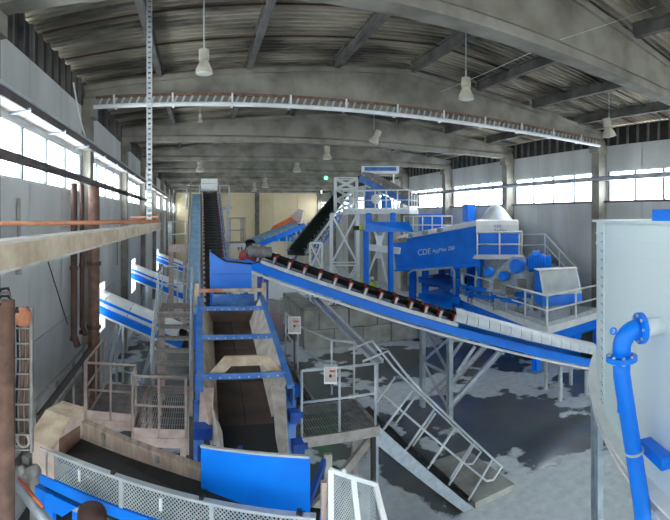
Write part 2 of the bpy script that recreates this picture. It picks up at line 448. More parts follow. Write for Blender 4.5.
# ------------------------------------------------------------------ left wall services
tag(MB().tube([(XL+.28,-4,6.36),(XL+.28,24,6.36)],.085,12).build('wall_pipe',M['grey_pipe'],smooth=True),'long dark pipe running across the left windows','pipe')
ct=thing('cable_tray','long grey cable tray above the left window band','cable tray',(XL+.2,15,7.2))
MB().bar((XL+.33,-4,7.3),(XL+.33,40,7.3),.04,.2).build('side_rail',M['grey_pipe'],ct); MB().bar((XL+.03,-4,7.3),(XL+.03,40,7.3),.03,.2).build('side_rail',M['galv_dusty'],ct)
MB().tube([(XL+.37,-4,7.37),(XL+.37,40,7.37)],.03,8).build('tray_conduit',M['galv_light'],ct)
MB().bar((XL+.18,-4,7.22),(XL+.18,40,7.22),.3,.02).build('tray_bottom',M['galv_dusty'],ct)
for i in range(4): MB().tube([(XL+.1+.05*i,-4,7.29),(XL+.1+.05*i,40,7.29)],.018,6).build('cable',M['black'],ct)
for i in range(16): MB().bar((XL,-3+2*i,7.18),(XL+.4,-3+2*i,7.22),.05,.05).build('bracket',M['galv'],ct)
tag(MB().tube([(XR-.5,-2,7.02),(XR-.5,52,7.02)],.1,12).build('wall_pipe',M['galv'],smooth=True),'long pale blue-grey pipe along the right wall over the windows','pipe')
tag(MB().tube([(XR-.15,-2,6.08),(XR-.15,52,6.08)],.045,8).build('wall_pipe',M['grey_pipe'],smooth=True),'thin dark pipe along the right wall at the window sill','pipe')
# brown downpipes in front of the second left column
for i,(px,r,y,bot,lab) in enumerate([(74,.08,9.9,2.5,'brown downpipe left of the pair, bent at its foot on left wall'),(82,.06,10.5,2.6,'slim brown downpipe in the middle of the left wall trio'),(94,.15,11.1,0,'thick brown downpipe nearest the first outgoing conveyor')]):
    x = y*tan((px-200)/450)
    t=thing('downpipe',lab,'pipe',(x,y,0),'brown downpipes on left wall')
    pts=[(x,y,6.2),(x,y,bot)] if bot==0 else [(x,y,6.2),(x,y,bot+.2),(x+.12,y-.1,bot)]
    MB().tube(pts,r,12).build('pipe',M['rust_dark'] if i<2 else M['rust'],t,smooth=True)
    MB().tube([(x,y,4.2),(x,y,4.3)],r*1.25,12).build('coupling',M['rust_dark'],t)
    MB().tube([(x,y,2.6),(x,y,2.68)],r*1.25,12).build('coupling',M['rust_dark'],t)
    MB().bar((XL+.01,y,5.2),(x,y,5.2),.05,.05).build('wall_bracket',M['galv_dusty'],t)
tag(MB().bar((XL+.05,7.3,5.75),(XL+.05,7.3,4.6),.05).bar((XL+.05,7.3,4.75),(XL+.05,7.3,4.4),.09,.09).build('conduit',M['galv_dusty']),'thin vertical conduit on the left wall above orange pipe','conduit')
wire((XL+.08,8.3,5.05),(XL+.1,10.1,2.9),'dark cable hanging on the left wall below white beam',.014,0,'black')
wire((XL+.3,9.9,8.5),(XL+.25,11.8,7.4),'pale looped cable under the left end of ladder beam',.02,.35,'white')
tag(MB().tube([(XL+.015,16.9,5.1),(XL+.015,16.9,3.6)],.015,6).tube([(XL+.015,16.8+.25*cos(t),4.75+.25*sin(t)) for t in [i*pi/8 for i in range(17)]],.012,6).build('cable_coil',M['black']),'black cable coil hanging on the left wall panel','cable')

# hanging strut, beam and orange pipe at eye level
hs=thing('hanging_strut','perforated pale steel strut hanging from the roof at left','strut',(-.89,7.9,5.35))
MB().bar((-.93,7.9,5.3),(-.93,7.9,9.55),.02,.045).build('flange',M['galv_light'],hs); MB().bar((-.855,7.9,5.3),(-.855,7.9,9.55),.02,.045).build('flange',M['galv_light'],hs)
r0=MB().bar((-.93,7.9,5.4),(-.855,7.9,5.4),.03,.05).build('rung',M['galv_light'],hs)
for i in range(1,46):
    c=r0.copy(); COL.objects.link(c); c.location=(0,0,.09*i)
wb_=thing('steel_beam','long white steel beam at eye level receding on the left','beam',(-.75,4,5.2))
MB().bar((-.74,.9,5.31),(-.74,8.0,5.31),.1,.012).build('flange',M['white_dusty'],wb_); MB().bar((-.74,.9,5.205),(-.74,8.0,5.205),.1,.012).build('flange',M['white_dusty'],wb_)
MB().bar((-.70,.9,5.258),(-.70,8.0,5.258),.012,.1).build('web',M['cream'],wb_)
tag(MB().tube([at(-20,224,6.1),at(158,221.5,8.0)],.034,10).build('orange_pipe',M['orange_rust'],smooth=True),'horizontal orange primed pipe crossing at eye level on the left','pipe')
tag(MB().tube([at(131,217.5,8.6),at(159,217,8.0)],.022,8).build('orange_rod',M['orange_rust']),'short orange rod beside the foot of hanging strut','rod')

# ------------------------------------------------------------------ generic plant pieces
def railing(name,label,pts,h=1.05,spacing=1.1,m='galv',r=.02,toe=None,mid=True,lean=(0,0,0),group=None,ends=True,cat='railing'):
    pts=[V(p) for p in pts]; lean=V(lean)
    t=thing(name,label,cat,tuple(pts[0]),group)
    up=V((0,0,h))+lean
    tops=[p+up for p in pts]
    MB().tube(tops,r*1.15,8).build('top_rail',M[m],t,smooth=True)
    if mid: MB().tube([p+up*.52 for p in pts],r,8).build('mid_rail',M[m],t,smooth=True)
    seen=[]
    for a,b in zip(pts[:-1],pts[1:]):
        n=max(1,round((b-a).length/spacing))
        for i in range(n+1):
            p=a+(b-a)*(i/n)
            if any((p-q).length<.05 for q in seen): continue
            seen.append(p); MB().tube([p,p+up],r*1.1,8).build('post',M[m],t,smooth=True)
        if toe: MB().bar(a+V((0,0,.08)),b+V((0,0,.08)),.012,.16).build('toe_board',M[toe],t)
    return t
def grating(mb,x0,x1,y0,y1,z,pitch=.05,along='y',t=.012,h=.03):
    if along=='y':
        n=int((x1-x0)/pitch)
        for i in range(n+1): x=x0+i*pitch; mb.box((x-t/2,y0,z-h),(x+t/2,y1,z))
        k=max(1,int((y1-y0)/.25))
        for i in range(k+1): y=y0+(y1-y0)*i/k; mb.box((x0,y-.006,z-.015),(x1,y+.006,z-.006))
    else:
        n=int((y1-y0)/pitch)
        for i in range(n+1): y=y0+i*pitch; mb.box((x0,y-t/2,z-h),(x1,y+t/2,z))
        k=max(1,int((x1-x0)/.25))
        for i in range(k+1): x=x0+(x1-x0)*i/k; mb.box((x-.006,y0,z-.015),(x+.006,y1,z-.006))
    return mb
def platform(name,label,x0,x1,y0,y1,z,m='galv',legs=(),gm='galv_dusty',along='y',pitch=.05,lm=None,depth=.16):
    t=thing(name,label,'platform',((x0+x1)/2,(y0+y1)/2,0))
    g=grating(MB(),x0,x1,y0,y1,z,pitch,along).build('grating',M[gm],t); g['kind']='stuff'
    for a,b in (((x0,y0),(x1,y0)),((x1,y0),(x1,y1)),((x1,y1),(x0,y1)),((x0,y1),(x0,y0))):
        MB().bar((a[0],a[1],z-depth/2),(b[0],b[1],z-depth/2),.05,depth).build('edge_channel',M[m],t)
    for x,y in legs: MB().ibeam((x,y,0),(x,y,z-depth),.1,.1,.012).build('leg',M[lm or m],t)
    return t
def frame(d):
    d=V(d).normalized(); s=d.cross(V((0,0,1))).normalized(); n=s.cross(d).normalized(); return d,s,n
def stair(name,label,bottom,top,width,nst,m='galv',tread='galv_dusty',sh=.22,sd=None,post_lean=False):
    """bottom/top: points on the near stringer line; width: vector across"""
    b=V(bottom); t_=V(top); w=V(width)
    th=thing(name,label,'stairs',tuple(b))
    for k in (0,1):
        o=w*k; d=(t_-b)
        MB().prism([b+o,t_+o,t_+o+V((0,0,-sh)),b+o+V((0,0,-sh)) if b.z>sh else b+o+d.normalized()*(sh*.9)+V((0,0,-sh*.9*d.normalized().z))],w.normalized()*.02).build('stringer',M[m],th)
    hd=V((t_.x-b.x,t_.y-b.y,0)); hd=hd/ nst
    for i in range(nst):
        p=b+(t_-b)*((i+.7)/nst)+w/2
        mb=MB()
        for k in range(5):
            q=p+hd*(k-2)*.2
            mb.obox(q,w/2*.97,hd.normalized()*.012,V((0,0,.015)))
        mb.obox(p-hd*.48,w/2*.97,hd.normalized()*.012,V((0,0,.03)))
        mb.build('tread',M[tread],th)
    return th
def lattice(mb,p0,p1,q0,q1,n,w=.04,x=True):
    """bracing between member p (p0..p1) and member q"""
    p0,p1,q0,q1=map(V,(p0,p1,q0,q1))
    for i in range(n):
        a=p0+(p1-p0)*(i/n); b=p0+(p1-p0)*((i+1)/n); c=q0+(q1-q0)*(i/n); d=q0+(q1-q0)*((i+1)/n)
        mb.bar(a,d,w); 
        if x: mb.bar(c,b,w)
        mb.bar(b,d,w)
    return mb
def conveyor(name,label,p0,p1,bw=.7,rail='blue',rh=.2,n_idl=12,idl='red',bracket='white',chevron=False,cover=None,cover_m='clear',belt='rubber',trough=.1,idl_range=(.05,.95),rail_off=.0,group=None,lift=0.0,ir=.045,ch=.36):
    """p0 tail, p1 head: belt centre line"""
    p0=V(p0); p1=V(p1); d,s,n=frame(p1-p0); L=(p1-p0).length
    t=thing(name,label,'conveyor',(p0.x,p0.y,0),group)
    F=lambda a,l,u: p0+d*a+s*l+n*u
    G=F
    for k in (-1,1):
        l=k*(bw/2+.14)
        MB().obox(F(L/2,l,-.16-rail_off),d*L/2,s*.035,n*rh/2).build('side_rail',M[rail],t)
        MB().obox(F(L/2,l+k*.03,-.16-rail_off+rh/2),d*L/2,s*.06,n*.01).build('rail_flange',M[rail],t)
    F=lambda a,l,u: p0+d*a+s*l+n*(u+lift)
    mb=MB(); hw=bw/2
    prof=[(-hw,trough),(-hw*.45,0),(hw*.45,0),(hw,trough),(hw,trough-.02),(hw*.45,-.02),(-hw*.45,-.02),(-hw,trough-.02)]
    poly=[F(0,l,u) for l,u in prof]; mb.prism(poly,d*L); bo=mb.build('belt',M[belt],t)
    MB().obox(F(L/2,0,-.3),d*L/2,s*hw,n*.01).build('return_belt',M[belt],t)
    if chevron:
        cm=MB(); a=.2
        while a<L-.2:
            for k in (-1,1):
                cm.prism([F(a,k*.02,.001),F(a+.05,k*.02,.001),F(a-.15+.05,k*hw*.8,trough*.68),F(a-.15,k*hw*.8,trough*.68)],n*.03)
            a+=.3
        cm.build('belt_chevrons',M['rubber_light'],bo)
    for a,nm in ((0,'tail_drum'),(L,'head_drum')):
        MB().cyl(F(a,-hw-.05,-.14),F(a,hw+.05,-.14),.15,16).build(nm,M['black'],t,smooth=True)
    for i in range(n_idl):
        a=L*(idl_range[0]+(idl_range[1]-idl_range[0])*i/max(1,n_idl-1))
        io=MB().tube([F(a,-hw*.45,-.05),F(a,hw*.45,-.05)],.045,8).tube([F(a,-hw*.48,-.05),F(a,-hw-.06,trough-.02)],ir,8).tube([F(a,hw*.48,-.05),F(a,hw+.06,trough-.02)],ir,8).build('idler',M[idl],t,smooth=True)
        MB().obox(F(a,0,-.12),d*.02,s*(hw+.13),n*.02).obox(F(a,-hw-.09,0),d*.03,s*.015,n*.12).obox(F(a,hw+.09,0),d*.03,s*.015,n*.12).build('bracket',M[bracket],io)
    if cover:
        a0,a1,segs=cover
        for i in range(segs):
            x0=L*(a0+(a1-a0)*i/segs)+.01; x1=L*(a0+(a1-a0)*(i+1)/segs)-.01; mb=MB(); o=[]
            K=10
            for q in range(K+1):
                th=pi*q/K; o.append((-(hw+.12)*cos(th), -.02+ch*sin(th)))
            vs=[F(x0,l,u) for l,u in o]+[F(x1,l,u) for l,u in o]
            mb.add(vs,[(q,q+1,K+2+q,K+1+q) for q in range(K)])
            vs2=[F(x0,l*.97,u-.012) for l,u in o]+[F(x1,l*.97,u-.012) for l,u in o]
            mb.add(vs2,[(q,q+1,K+2+q,K+1+q) for q in range(K)])
            mb.build('cover_hood',M[cover_m],t,smooth=True)
    return t,G,L,(d,s,n)
def mesh_guard(mb,o,u,v,lu,lv,pitch=.04,w=.007):
    """crossed diagonal wires in the rectangle o + u*lu + v*lv"""
    o=V(o); u=V(u).normalized(); v=V(v).normalized(); nn=u.cross(v).normalized()
    c=-lv
    while c<lu:
        for sg in (0,1):
            # line through (c,0)-(c+lv,lv), clipped to 0..lu
            a0=max(0,-c); a1=min(lv,lu-c)
            if a1-a0<.01: continue
            x0,y0,x1,y1=c+a0,a0,c+a1,a1
            if sg: y0,y1=lv-y0,lv-y1
            p=o+u*x0+v*y0; q=o+u*x1+v*y1; e=(q-p).normalized(); k=nn.cross(e)*(w/2); m_=nn*(w/3)
            mb.add([p-k-m_,p+k-m_,p+m_*2,q-k-m_,q+k-m_,q+m_*2],[(0,1,4,3),(1,2,5,4),(2,0,3,5)])
        c+=pitch
    return mb
def gear_motor(name,label,c,ax,r=.12,l=.45,m='motor',cat='motor',parent=None):
    c=V(c); ax=V(ax).normalized()
    t=parent or thing(name,label,cat,tuple(c))
    b=MB().lathe(c,[(.001,0),(r*.6,0),(r*.65,l*.08),(r,l*.12),(r,l*.7),(r*.85,l*.75),(r*.9,l*.95),(.001,l)],16,ax).build('motor_body',M[m],t,smooth=False)
    for i in range(5): MB().lathe(c,[(r,l*(.18+.1*i)),(r*1.1,l*(.19+.1*i)),(r*1.1,l*(.21+.1*i)),(r,l*(.22+.1*i))],16,ax).build('cooling_fin',M[m],b)
    up=V((0,0,1)); MB().obox(c+ax*l*.4+up*r*1.05,ax*l*.14,ax.cross(up).normalized()*r*.5,up*r*.3).build('terminal_box',M[m],b)
    return t

# ------------------------------------------------------------------ feed hopper (centre foreground)
zr=lambda y: 3.1+.24*(y-6.5)
HX0,HX1=.0,1.27
hop=thing('feed_hopper','blue framed feed hopper with brown rubber floor in centre foreground','hopper',(.63,7.5,0))
for x,nm in ((HX0,-1),(HX1,1)):
    MB().bar((x,6.2,zr(6.2)),(x,9.25,zr(9.25)),.1,.06).build('top_rail',M['blue_dusty'],hop)
    MB().bar((x+nm*.04,6.2,zr(6.2)-.16),(x+nm*.04,9.25,zr(9.25)-.16),.02,.3).build('side_plate',M['blue_dusty'],hop)
    for i in range(5):
        y=6.6+.6*i; MB().obox((x+nm*.06,y,zr(y)-.15),(.015,0,0),(0,.015,0),(0,0,.12)).build('stiffener',M['blue'],hop)
fz=lambda y: zr(y)-.47
# inner sloping walls
MB().prism([(HX0+.05,6.3,zr(6.3)),(HX0+.05,9.2,zr(9.2)),(HX0+.26,9.2,fz(9.2)),(HX0+.26,6.3,fz(6.3))],(-.015,0,0)).build('inner_wall',M['cream'],hop)
MB().prism([(HX1-.05,6.3,zr(6.3)),(HX1-.05,9.2,zr(9.2)),(HX1-.26,9.2,fz(9.2)),(HX1-.26,6.3,fz(6.3))],(.015,0,0)).build('inner_wall',M['white_dusty'],hop)  # paler than the left wall: the light on it put into its colour
# floor panels: two columns of dusty rubber with a split
for i in range(3):
    ya=6.15+1.02*i; yb2=ya+1.0
    for xa,xb in ((HX0+.25,.625),(.645,HX1-.25)):
        MB().prism([(xa,ya,fz(ya)),(xb,ya,fz(ya)),(xb,yb2,fz(yb2)),(xa,yb2,fz(yb2))],(0,0,-.03)).build('floor_panel',M['rubber_brown'],hop)
MB().prism([(HX0+.2,6.2,fz(6.2)-.06),(HX1-.2,6.2,fz(6.2)-.06),(HX1-.2,9.2,fz(9.2)-.06),(HX0+.2,9.2,fz(9.2)-.06)],(0,0,-.03)).build('under_tray',M['dark'],hop)
MB().box((HX0+.05,9.2,2.9),(HX1-.05,9.24,3.5)).build('rear_wall',M['rubber_brown'],hop)
for y in (6.5,7.62,8.72):
    c=MB().bar((HX0,y,zr(y)+.01),(HX1-.02,y,zr(y)+.01),.05,.075).build('cross_bar',M['blue_dusty'],hop)
    for i in range(8): MB().cyl((.15+.14*i,y-.027,zr(y)),(.15+.14*i,y-.035,zr(y)),.012,8).build('bolt',M['galv_light'],c)
# pale arch plate behind the nearest bar
outer=[(.15,3.12),(.36,3.36),(1.0,3.36),(1.22,3.12)]; inner=[(1.02,3.12),(.93,3.22),(.46,3.22),(.36,3.12)]
MB().prism([(x,6.6,z) for x,z in outer+inner],(0,.06,0)).build('arch_plate',M['cream'],hop)
# rear frame with orange bar
for x in (-.07,1.33): MB().bar((x,9.3,3.55),(x,9.3,4.05),.09,.07).build('frame_post',M['cream'],hop)
MB().bar((-.03,9.3,3.9),(.45,9.3,3.9),.06,.07).build('frame_bar',M['orange_rust'],hop)
MB().bar((.45,9.3,3.9),(1.3,9.3,3.9),.06,.07).build('frame_bar',M['cream'],hop)
# front flared cheek plates, curtain, blue guides
MB().prism([(.02,6.3,3.02),(.2,6.35,3.0),(.17,5.95,2.86),(.13,5.7,2.72),(.0,5.75,2.6)],(-.02,0,-.02)).build('cheek_plate',M['pink'],hop)
MB().prism([(.17,5.96,2.88),(.28,5.6,2.74),(.28,5.05,2.62),(.2,5.2,2.5),(.14,5.7,2.6)],(-.02,0,-.02)).build('cheek_plate',M['white_dusty'],hop)
MB().prism([(1.0,6.3,3.02),(1.2,6.3,2.98),(1.1,5.7,2.72),(1.02,5.15,2.6),(.93,5.05,2.5),(.95,5.6,2.62)],(.02,0,-.02)).build('cheek_plate',M['white_dusty'],hop)
MB().prism([(.24,6.14,2.56),(1.04,6.14,2.56),(1.0,5.2,2.46),(.26,5.2,2.46)],(0,0,-.03)).build('rubber_flap',M['rubber'],hop)
for x,y,z in ((.03,5.75,2.68),(.08,5.3,2.6)): MB().obox((x,y,z),(.11,0,0),(0,.1,0),(0,0,.07)).build('bearing_block',M['navy'],hop)
for x,y,z in ((1.25,5.9,2.75),(1.2,5.45,2.56)):
    MB().obox((x,y,z),(.07,0,0),(0,.09,0),(0,0,.07)).build('bearing_block',M['navy'],hop)
    MB().cyl((x+.05,y,z),(x+.13,y,z),.04,12).build('shaft_motor',M['navy'],hop)
for x in (-.02,1.3):
    for y in (6.4,9.0): MB().ibeam((x,y,0),(x,y,zr(y)-.3),.14,.14,.015).build('leg',M['blue_dusty'],hop)
MB().bar((.05,6.2,zr(6.2)-.55),(.05,9.2,zr(9.2)-.55),.08,.12).build('chassis_beam',M['blue_dusty'],hop); MB().bar((1.22,6.2,zr(6.2)-.55),(1.22,9.2,zr(9.2)-.55),.08,.12).build('chassis_beam',M['blue_dusty'],hop)
# blue front deflector plate
pl0=V((.01,4.62,0)); pl1=V((1.02,4.10,0)); dd=(pl1-pl0).normalized(); nn_=V((dd.y,-dd.x,0))
MB().prism([pl0+V((0,0,3.05)),pl1+V((0,0,3.15)),pl1+V((0,0,2.6)),pl0+V((0,0,2.5))],-nn_*.02).build('deflector_plate',M['blue'],hop)
MB().bar(pl0+V((0,0,3.06)),pl1+V((0,0,3.16)),.035,.02).build('plate_edge',M['galv_light'],hop)
for k in (.05,.95):
    q=pl0+(pl1-pl0)*k; MB().bar(q+V((0,0,2.6)),q-nn_*.95+V((0,0,2.6)),.05,.08).build('plate_bracket',M['navy'],hop)

# blue drive cover behind hopper with rounded roller
dc=thing('drive_cover','bright blue sheet cover standing at the upper end of hopper','machine cover',(.73,10.9,3.6))
MB().prism([(.24,10.4,3.75),(1.2,10.4,3.75),(1.2,10.4,4.32),(.5,10.4,4.42),(.24,10.4,4.62)],(0,.9,0)).build('cover_sheet',M['blue'],dc)
MB().box((.26,10.38,4.1),(1.18,10.4,4.115)).build('sheet_fold',M['navy'],dc)
MB().box((.22,10.36,3.7),(1.22,10.42,3.78)).build('lower_flange',M['blue_dusty'],dc)
MB().cyl((.27,9.6,3.6),(1.15,9.6,3.6),.17,20).build('roller',M['blue_dusty'],dc,smooth=True)
for x in (.3,1.15): MB().ibeam((x,11.2,0),(x,11.2,3.75),.1,.1,.012).build('leg',M['blue'],dc)
MB().tube([(.24,10.36,4.64),(.6,10.36,4.4),(1.2,10.36,4.34),(1.4,11,4.3)],.018,8).build('cable',M['black'],dc)

# ------------------------------------------------------------------ main rising conveyor behind the hopper
zc=lambda y: 4.22+.42*(y-19)
mc,F,L,fr=conveyor('rising_conveyor','steep rising conveyor with black chevron belt and hooded head, straight ahead',(.55,12.6,zc(12.6)),(.55,25.2,zc(25.2)),.7,'blue_dusty',.22,34,'red','galv_light',chevron=True)
d,s,n=fr
for k in (-1,1):
    mb=MB(); lattice(mb,F(0,k*.5,-.2),F(L,k*.5,-.2),F(0,k*.5,-.75),F(L,k*.5,-.75),14,.05,False); mb.build('truss_side',M['blue_dusty'],mc)
    MB().obox(F(L/2,k*.5,-.78),d*L/2,s*.04,n*.05).build('bottom_chord',M['blue_dusty'],mc)
    mb=MB(); 
    mb=MB().obox(F(L/2,k*.52,.22),d*L/2,s*.015,n*.02); mb.build('side_guard_rail',M['galv'],mc)
    for i in range(26):
        MB().obox(F(.4+i*.5,k*.52,.05),d*.025,s*.015,n*.19).build('guard_stay',M['galv_light'],mc)
hd=V((.5,25.4,0))
MB().box((.06,25.1,6.98),(.98,26.2,7.6)).build('head_hood',M['white'],mc)
MB().box((.02,25.05,7.3),(1.02,26.25,7.34)).build('hood_flange',M['galv_light'],mc)
for y in (16,20,24.3):
    for x in (.05,1.05): MB().ibeam((x,y,0),(x,y,zc(y)-.8),.14,.14,.016).build('support_leg',M['blue_dusty'],mc)
wk=thing('conveyor_walkway','pale blue sloping walkway plate left of rising conveyor','walkway',(-.25,14.5,0))
MB().prism([(-.42,14.5,zc(14.5)),(-.04,14.5,zc(14.5)),(-.04,25,zc(25)),(-.42,25,zc(25))],(0,0,-.04)).build('walkway_plate',M['blue_pale'],wk)
for x in (-.46,-.02): MB().bar((x,14.5,zc(14.5)-.03),(x,25,zc(25)-.03),.04,.14).build('kerb',M['galv_light'],wk)
for y in (15.5,18.5,21.5,24.5): MB().bar((-.24,y,0),(-.24,y,zc(y)-.04),.08).build('leg',M['blue_dusty'],wk)
railing('walkway_railing','dark railing along left edge of sloping conveyor walkway',[(-.5,14.6,zc(14.6)),(-.5,25,zc(25))],1.0,1.7,'galv_dusty',.018)
# head platform
platform('head_platform','small railed platform around the hooded head of the rising conveyor',-.75,1.75,24.9,26.6,6.05,'galv',((-.6,25.2),(1.6,25.2),(-.6,26.4),(1.6,26.4)),pitch=.1)
railing('head_railing','pale railing left of the hooded conveyor head',[(-.02,24.9,6.05),(-.75,24.9,6.05),(-.75,26.5,6.05)],1.15,.8,'galv_light',.025)
railing('head_railing','pale railing right of the hooded conveyor head',[(1.1,24.9,6.05),(1.6,24.9,6.05),(1.75,26.5,6.05)],1.15,.6,'galv_light',.025)
# side landings along the rising conveyor
platform('side_landing','pinkish landing left of rising conveyor at mid height',-1.3,-.6,18.6,20.6,4.15,'pink',((-1.25,18.7),(-.65,18.7),(-1.25,20.5),(-.65,20.5)),pitch=.08)
railing('landing_railing','white railing with pink toe board on mid height landing left of conveyor',[(-.6,18.6,4.15),(-1.3,18.6,4.15),(-1.3,20.6,4.15)],1.1,.6,'galv_light',.022,'pink')
platform('side_landing','small landing right of rising conveyor at mid height',1.3,1.95,19.4,21.4,4.3,'galv_light',((1.35,19.5),(1.9,19.5),(1.9,21.3)),pitch=.08)
railing('landing_railing','thin railing on the landing right of rising conveyor',[(1.3,19.4,4.3),(1.95,19.4,4.3),(1.95,21.4,4.3)],1.1,.6,'galv_dusty',.02)

# ------------------------------------------------------------------ cross conveyor at the viewer's feet
cd=V((.94,-.343,0)).normalized(); cs=V((cd.y,-cd.x,0))      # along (to the right/near), across (towards viewer)
if cs.y>0: cs=-cs
o0=V((-1.75,4.87,0))
cc=thing('cross_conveyor','cross conveyor with wire mesh guard and blue frame along the bottom left','conveyor',(-1.7,4.8,0))
P=lambda a,b,z: o0+cd*a+cs*b+V((0,0,z))      # b>0 towards viewer
LA=2.95
MB().prism([P(0,-.47,2.76),P(LA,-.47,2.5),P(LA,.02,2.5),P(0,.02,2.7)],V((0,0,.02))).build('belt',M['rubber'],cc)
MB().obox(P(LA/2,-.22,2.3),cd*LA/2,cs*.22,V((0,0,.01))).build('return_belt',M['rubber'],cc)
MB().prism([P(.2,-.475,2.93),P(1.95,-.475,2.73),P(1.95,-.475,2.56),P(.2,-.475,2.74)],-cs*.05).build('skirt_board',M['wood'],cc)
MB().prism([P(.2,-.47,2.78),P(1.95,-.47,2.6),P(1.95,-.36,2.545),P(.2,-.36,2.735)],V((0,0,-.02))).build('skirt_ledge',M['wood'],cc)
MB().bar(P(.2,-.5,2.94),P(1.95,-.5,2.74),.1,.025).build('skirt_cap',M['wood'],cc)
for a in (.5,1.2): MB().obox(P(a,-.46,2.93-.115*a-.02),cd*.02,cs*.02,V((0,0,.04))).build('skirt_clamp',M['motor'],cc)
MB().obox(P(LA/2,.06,2.44),cd*LA/2,cs*.03,V((0,0,.055))).build('frame_rail',M['blue'],cc)
MB().obox(P(LA/2,-.5,2.37),cd*LA/2,cs*.03,V((0,0,.06))).build('frame_rail',M['blue'],cc)
MB().obox(P(LA/2,-.02,2.22),cd*LA/2,cs*.02,V((0,0,.03))).build('lower_rail',M['white_dusty'],cc)
for i in range(3):
    a0=.1+.95*i
    g=mesh_guard(MB(),P(a0,.06,2.5),cd,(0,0,1),.93,.28,.04,.010).build('mesh_panel',M['galv_light'],cc)
    MB().obox(P(a0,.068,2.64),cd*.02,cs*.012,V((0,0,.145))).build('panel_strap',M['galv_light'],cc)
    MB().obox(P(a0+.44,.075,2.66),cd*.012,cs*.012,V((0,0,.06))).build('panel_handle',M['white'],cc)
MB().obox(P(LA/2,.06,2.79),cd*LA/2,cs*.035,V((0,0,.012))).build('guard_cap',M['galv_light'],cc)
for a in (.95,1.9,2.8): MB().obox(P(a,.05,2.815),cd*.02,cs*.03,V((0,0,.015))).build('clip',M['black'],cc)
# head box
hb=MB(); 
front=[P(-.12,.08,2.5),P(-.12,.08,2.86),P(-.12,-.2,3.06),P(-.12,-.5,3.06),P(-.12,-.5,2.5)]
hb.prism(front,cd*.32); hb.build('head_box',M['pink'],cc)
MB().prism([P(-.15,.12,2.85),P(-.15,-.2,3.07),P(.22,-.2,3.07),P(.22,.12,2.85)],V((0,0,.02))).build('head_box_lid',M['cream'],cc)
MB().prism([P(-.15,-.2,3.07),P(-.15,-.54,3.07),P(.22,-.54,3.07),P(.22,-.2,3.07)],V((0,0,.02))).build('head_box_lid',M['cream'],cc)
MB().obox(P(.21,-.2,2.78),cd*.005,cs*.2,V((0,0,.14))).build('box_flap',M['rust'],cc)
MB().obox(P(-.2,.02,2.55),cd*.05,cs*.09,V((0,0,.08))).build('bearing_block',M['motor'],cc)
MB().cyl(P(-.05,.05,2.52),P(-.05,.2,2.52),.07,16).build('drive_pulley',M['motor'],cc,smooth=True)
MB().cyl(P(-.2,.1,2.5),P(-.2,.22,2.5),.05,16).build('drive_motor',M['motor'],cc,smooth=True)
for a in (.1,1.5,2.8):
    for b in (-.5,.02): MB().ibeam(P(a,b,0),P(a,b,2.31),.1,.1,.012).build('leg',M['blue'],cc)
MB().prism([P(-.1,.06,2.3),P(.5,.06,2.3),P(.3,.06,2.12),P(-.1,.06,2.12)],-cs*.5).build('drip_tray',M['blue'],cc)

# loose foreground pipes at the bottom left
def pipe(pts,r,label,m='galv',cat='pipe',n=12,name='pipe'):
    return tag(MB().tube(pts,r,n).build(name,M[m],smooth=True),label,cat)
pipe([at(12,478,3.9),at(52,528,3.4)],.045,'grey pipe slanting at the bottom left corner','galv')
_a,_b=at(12,478,3.9),at(52,528,3.4)
pipe([_a+(_b-_a)*.1+V((.03,0,.045)),_a+(_b-_a)*.7+V((.03,0,.045))],.014,'thin yellow rod on slanting pipe at bottom left','orange')
tag(MB().lathe(at(92,545,4.2),[(.001,0),(.13,0),(.14,.05),(.14,.3),(.12,.34),(.001,.34)],20).build('drum_bin',M['rust_dark'],smooth=True),'dusty metal drum below the cross conveyor','drum')
# rusty post and cable ladder at the left edge
tag(MB().cyl((-1.52,3.28,0),(-1.52,3.28,4.74),.085,14).build('rusty_post',M['rust'],smooth=True),'thick rusty post at the left edge of view','post')
lc=thing('vertical_cable_ladder','vertical galvanised cable ladder with hanging cables beside the rusty post','cable ladder',(-1.5,3.8,3.3))
for px in (13.5,32): p=at(px,313,4.0); MB().bar((p.x,p.y,3.32),(p.x,p.y,4.6),.02,.04).build('side_rail',M['galv_dusty'],lc)
for i in range(10):
    z=3.34+.135*i; a=at(13.5,300,4.0); b=at(32,300,4.0); MB().bar((a.x,a.y,z),(b.x,b.y,z),.015,.015).build('rung',M['galv_dusty'],lc)
for px,mm,r in ((17,'black',.012),(22,'rust',.022),(27,'rust',.016)):
    p=at(px,313,4.05); MB().tube([(p.x,p.y,4.6),(p.x+.01,p.y,4.1),(p.x-.01,p.y,3.7),(p.x,p.y,3.36)],r,8).build('cable',M[mm],lc,smooth=True)
p=at(23,440,4.02); MB().tube([(p.x+.06*cos(t),p.y,p.z+.06*sin(t)) for t in [i*pi/8 for i in range(17)]],.012,6).build('cable_loop',M['white_dusty'],lc)
p=at(23,318,3.95); MB().lathe(p,[(.001,.1),(.05,.08),(.08,0),(.06,-.06),(.001,-.07)],10,(.3,0,1)).build('cable_gland',M['orange_rust'],lc)
for z in (3.5,4.4):
    a=at(14,300,4.0); MB().bar((a.x,a.y,z),(-1.52,3.34,z),.03,.03).build('bracket',M['galv_dusty'],lc)
cbun=thing('cable_bundle','grey cables looping over the top of the rusty post','cable',(-1.5,3.3,4.74))
for i in range(5):
    a=at(-6,298+3*i,3.5); b=at(8,288+4*i,3.6); c=at(14+i,312,3.8)
    MB().tube([a,(a+b)/2+V((0,0,.03)),b,c],.012,6).build('cable',M['galv_dusty'] if i%2 else M['black'],cbun,smooth=True)

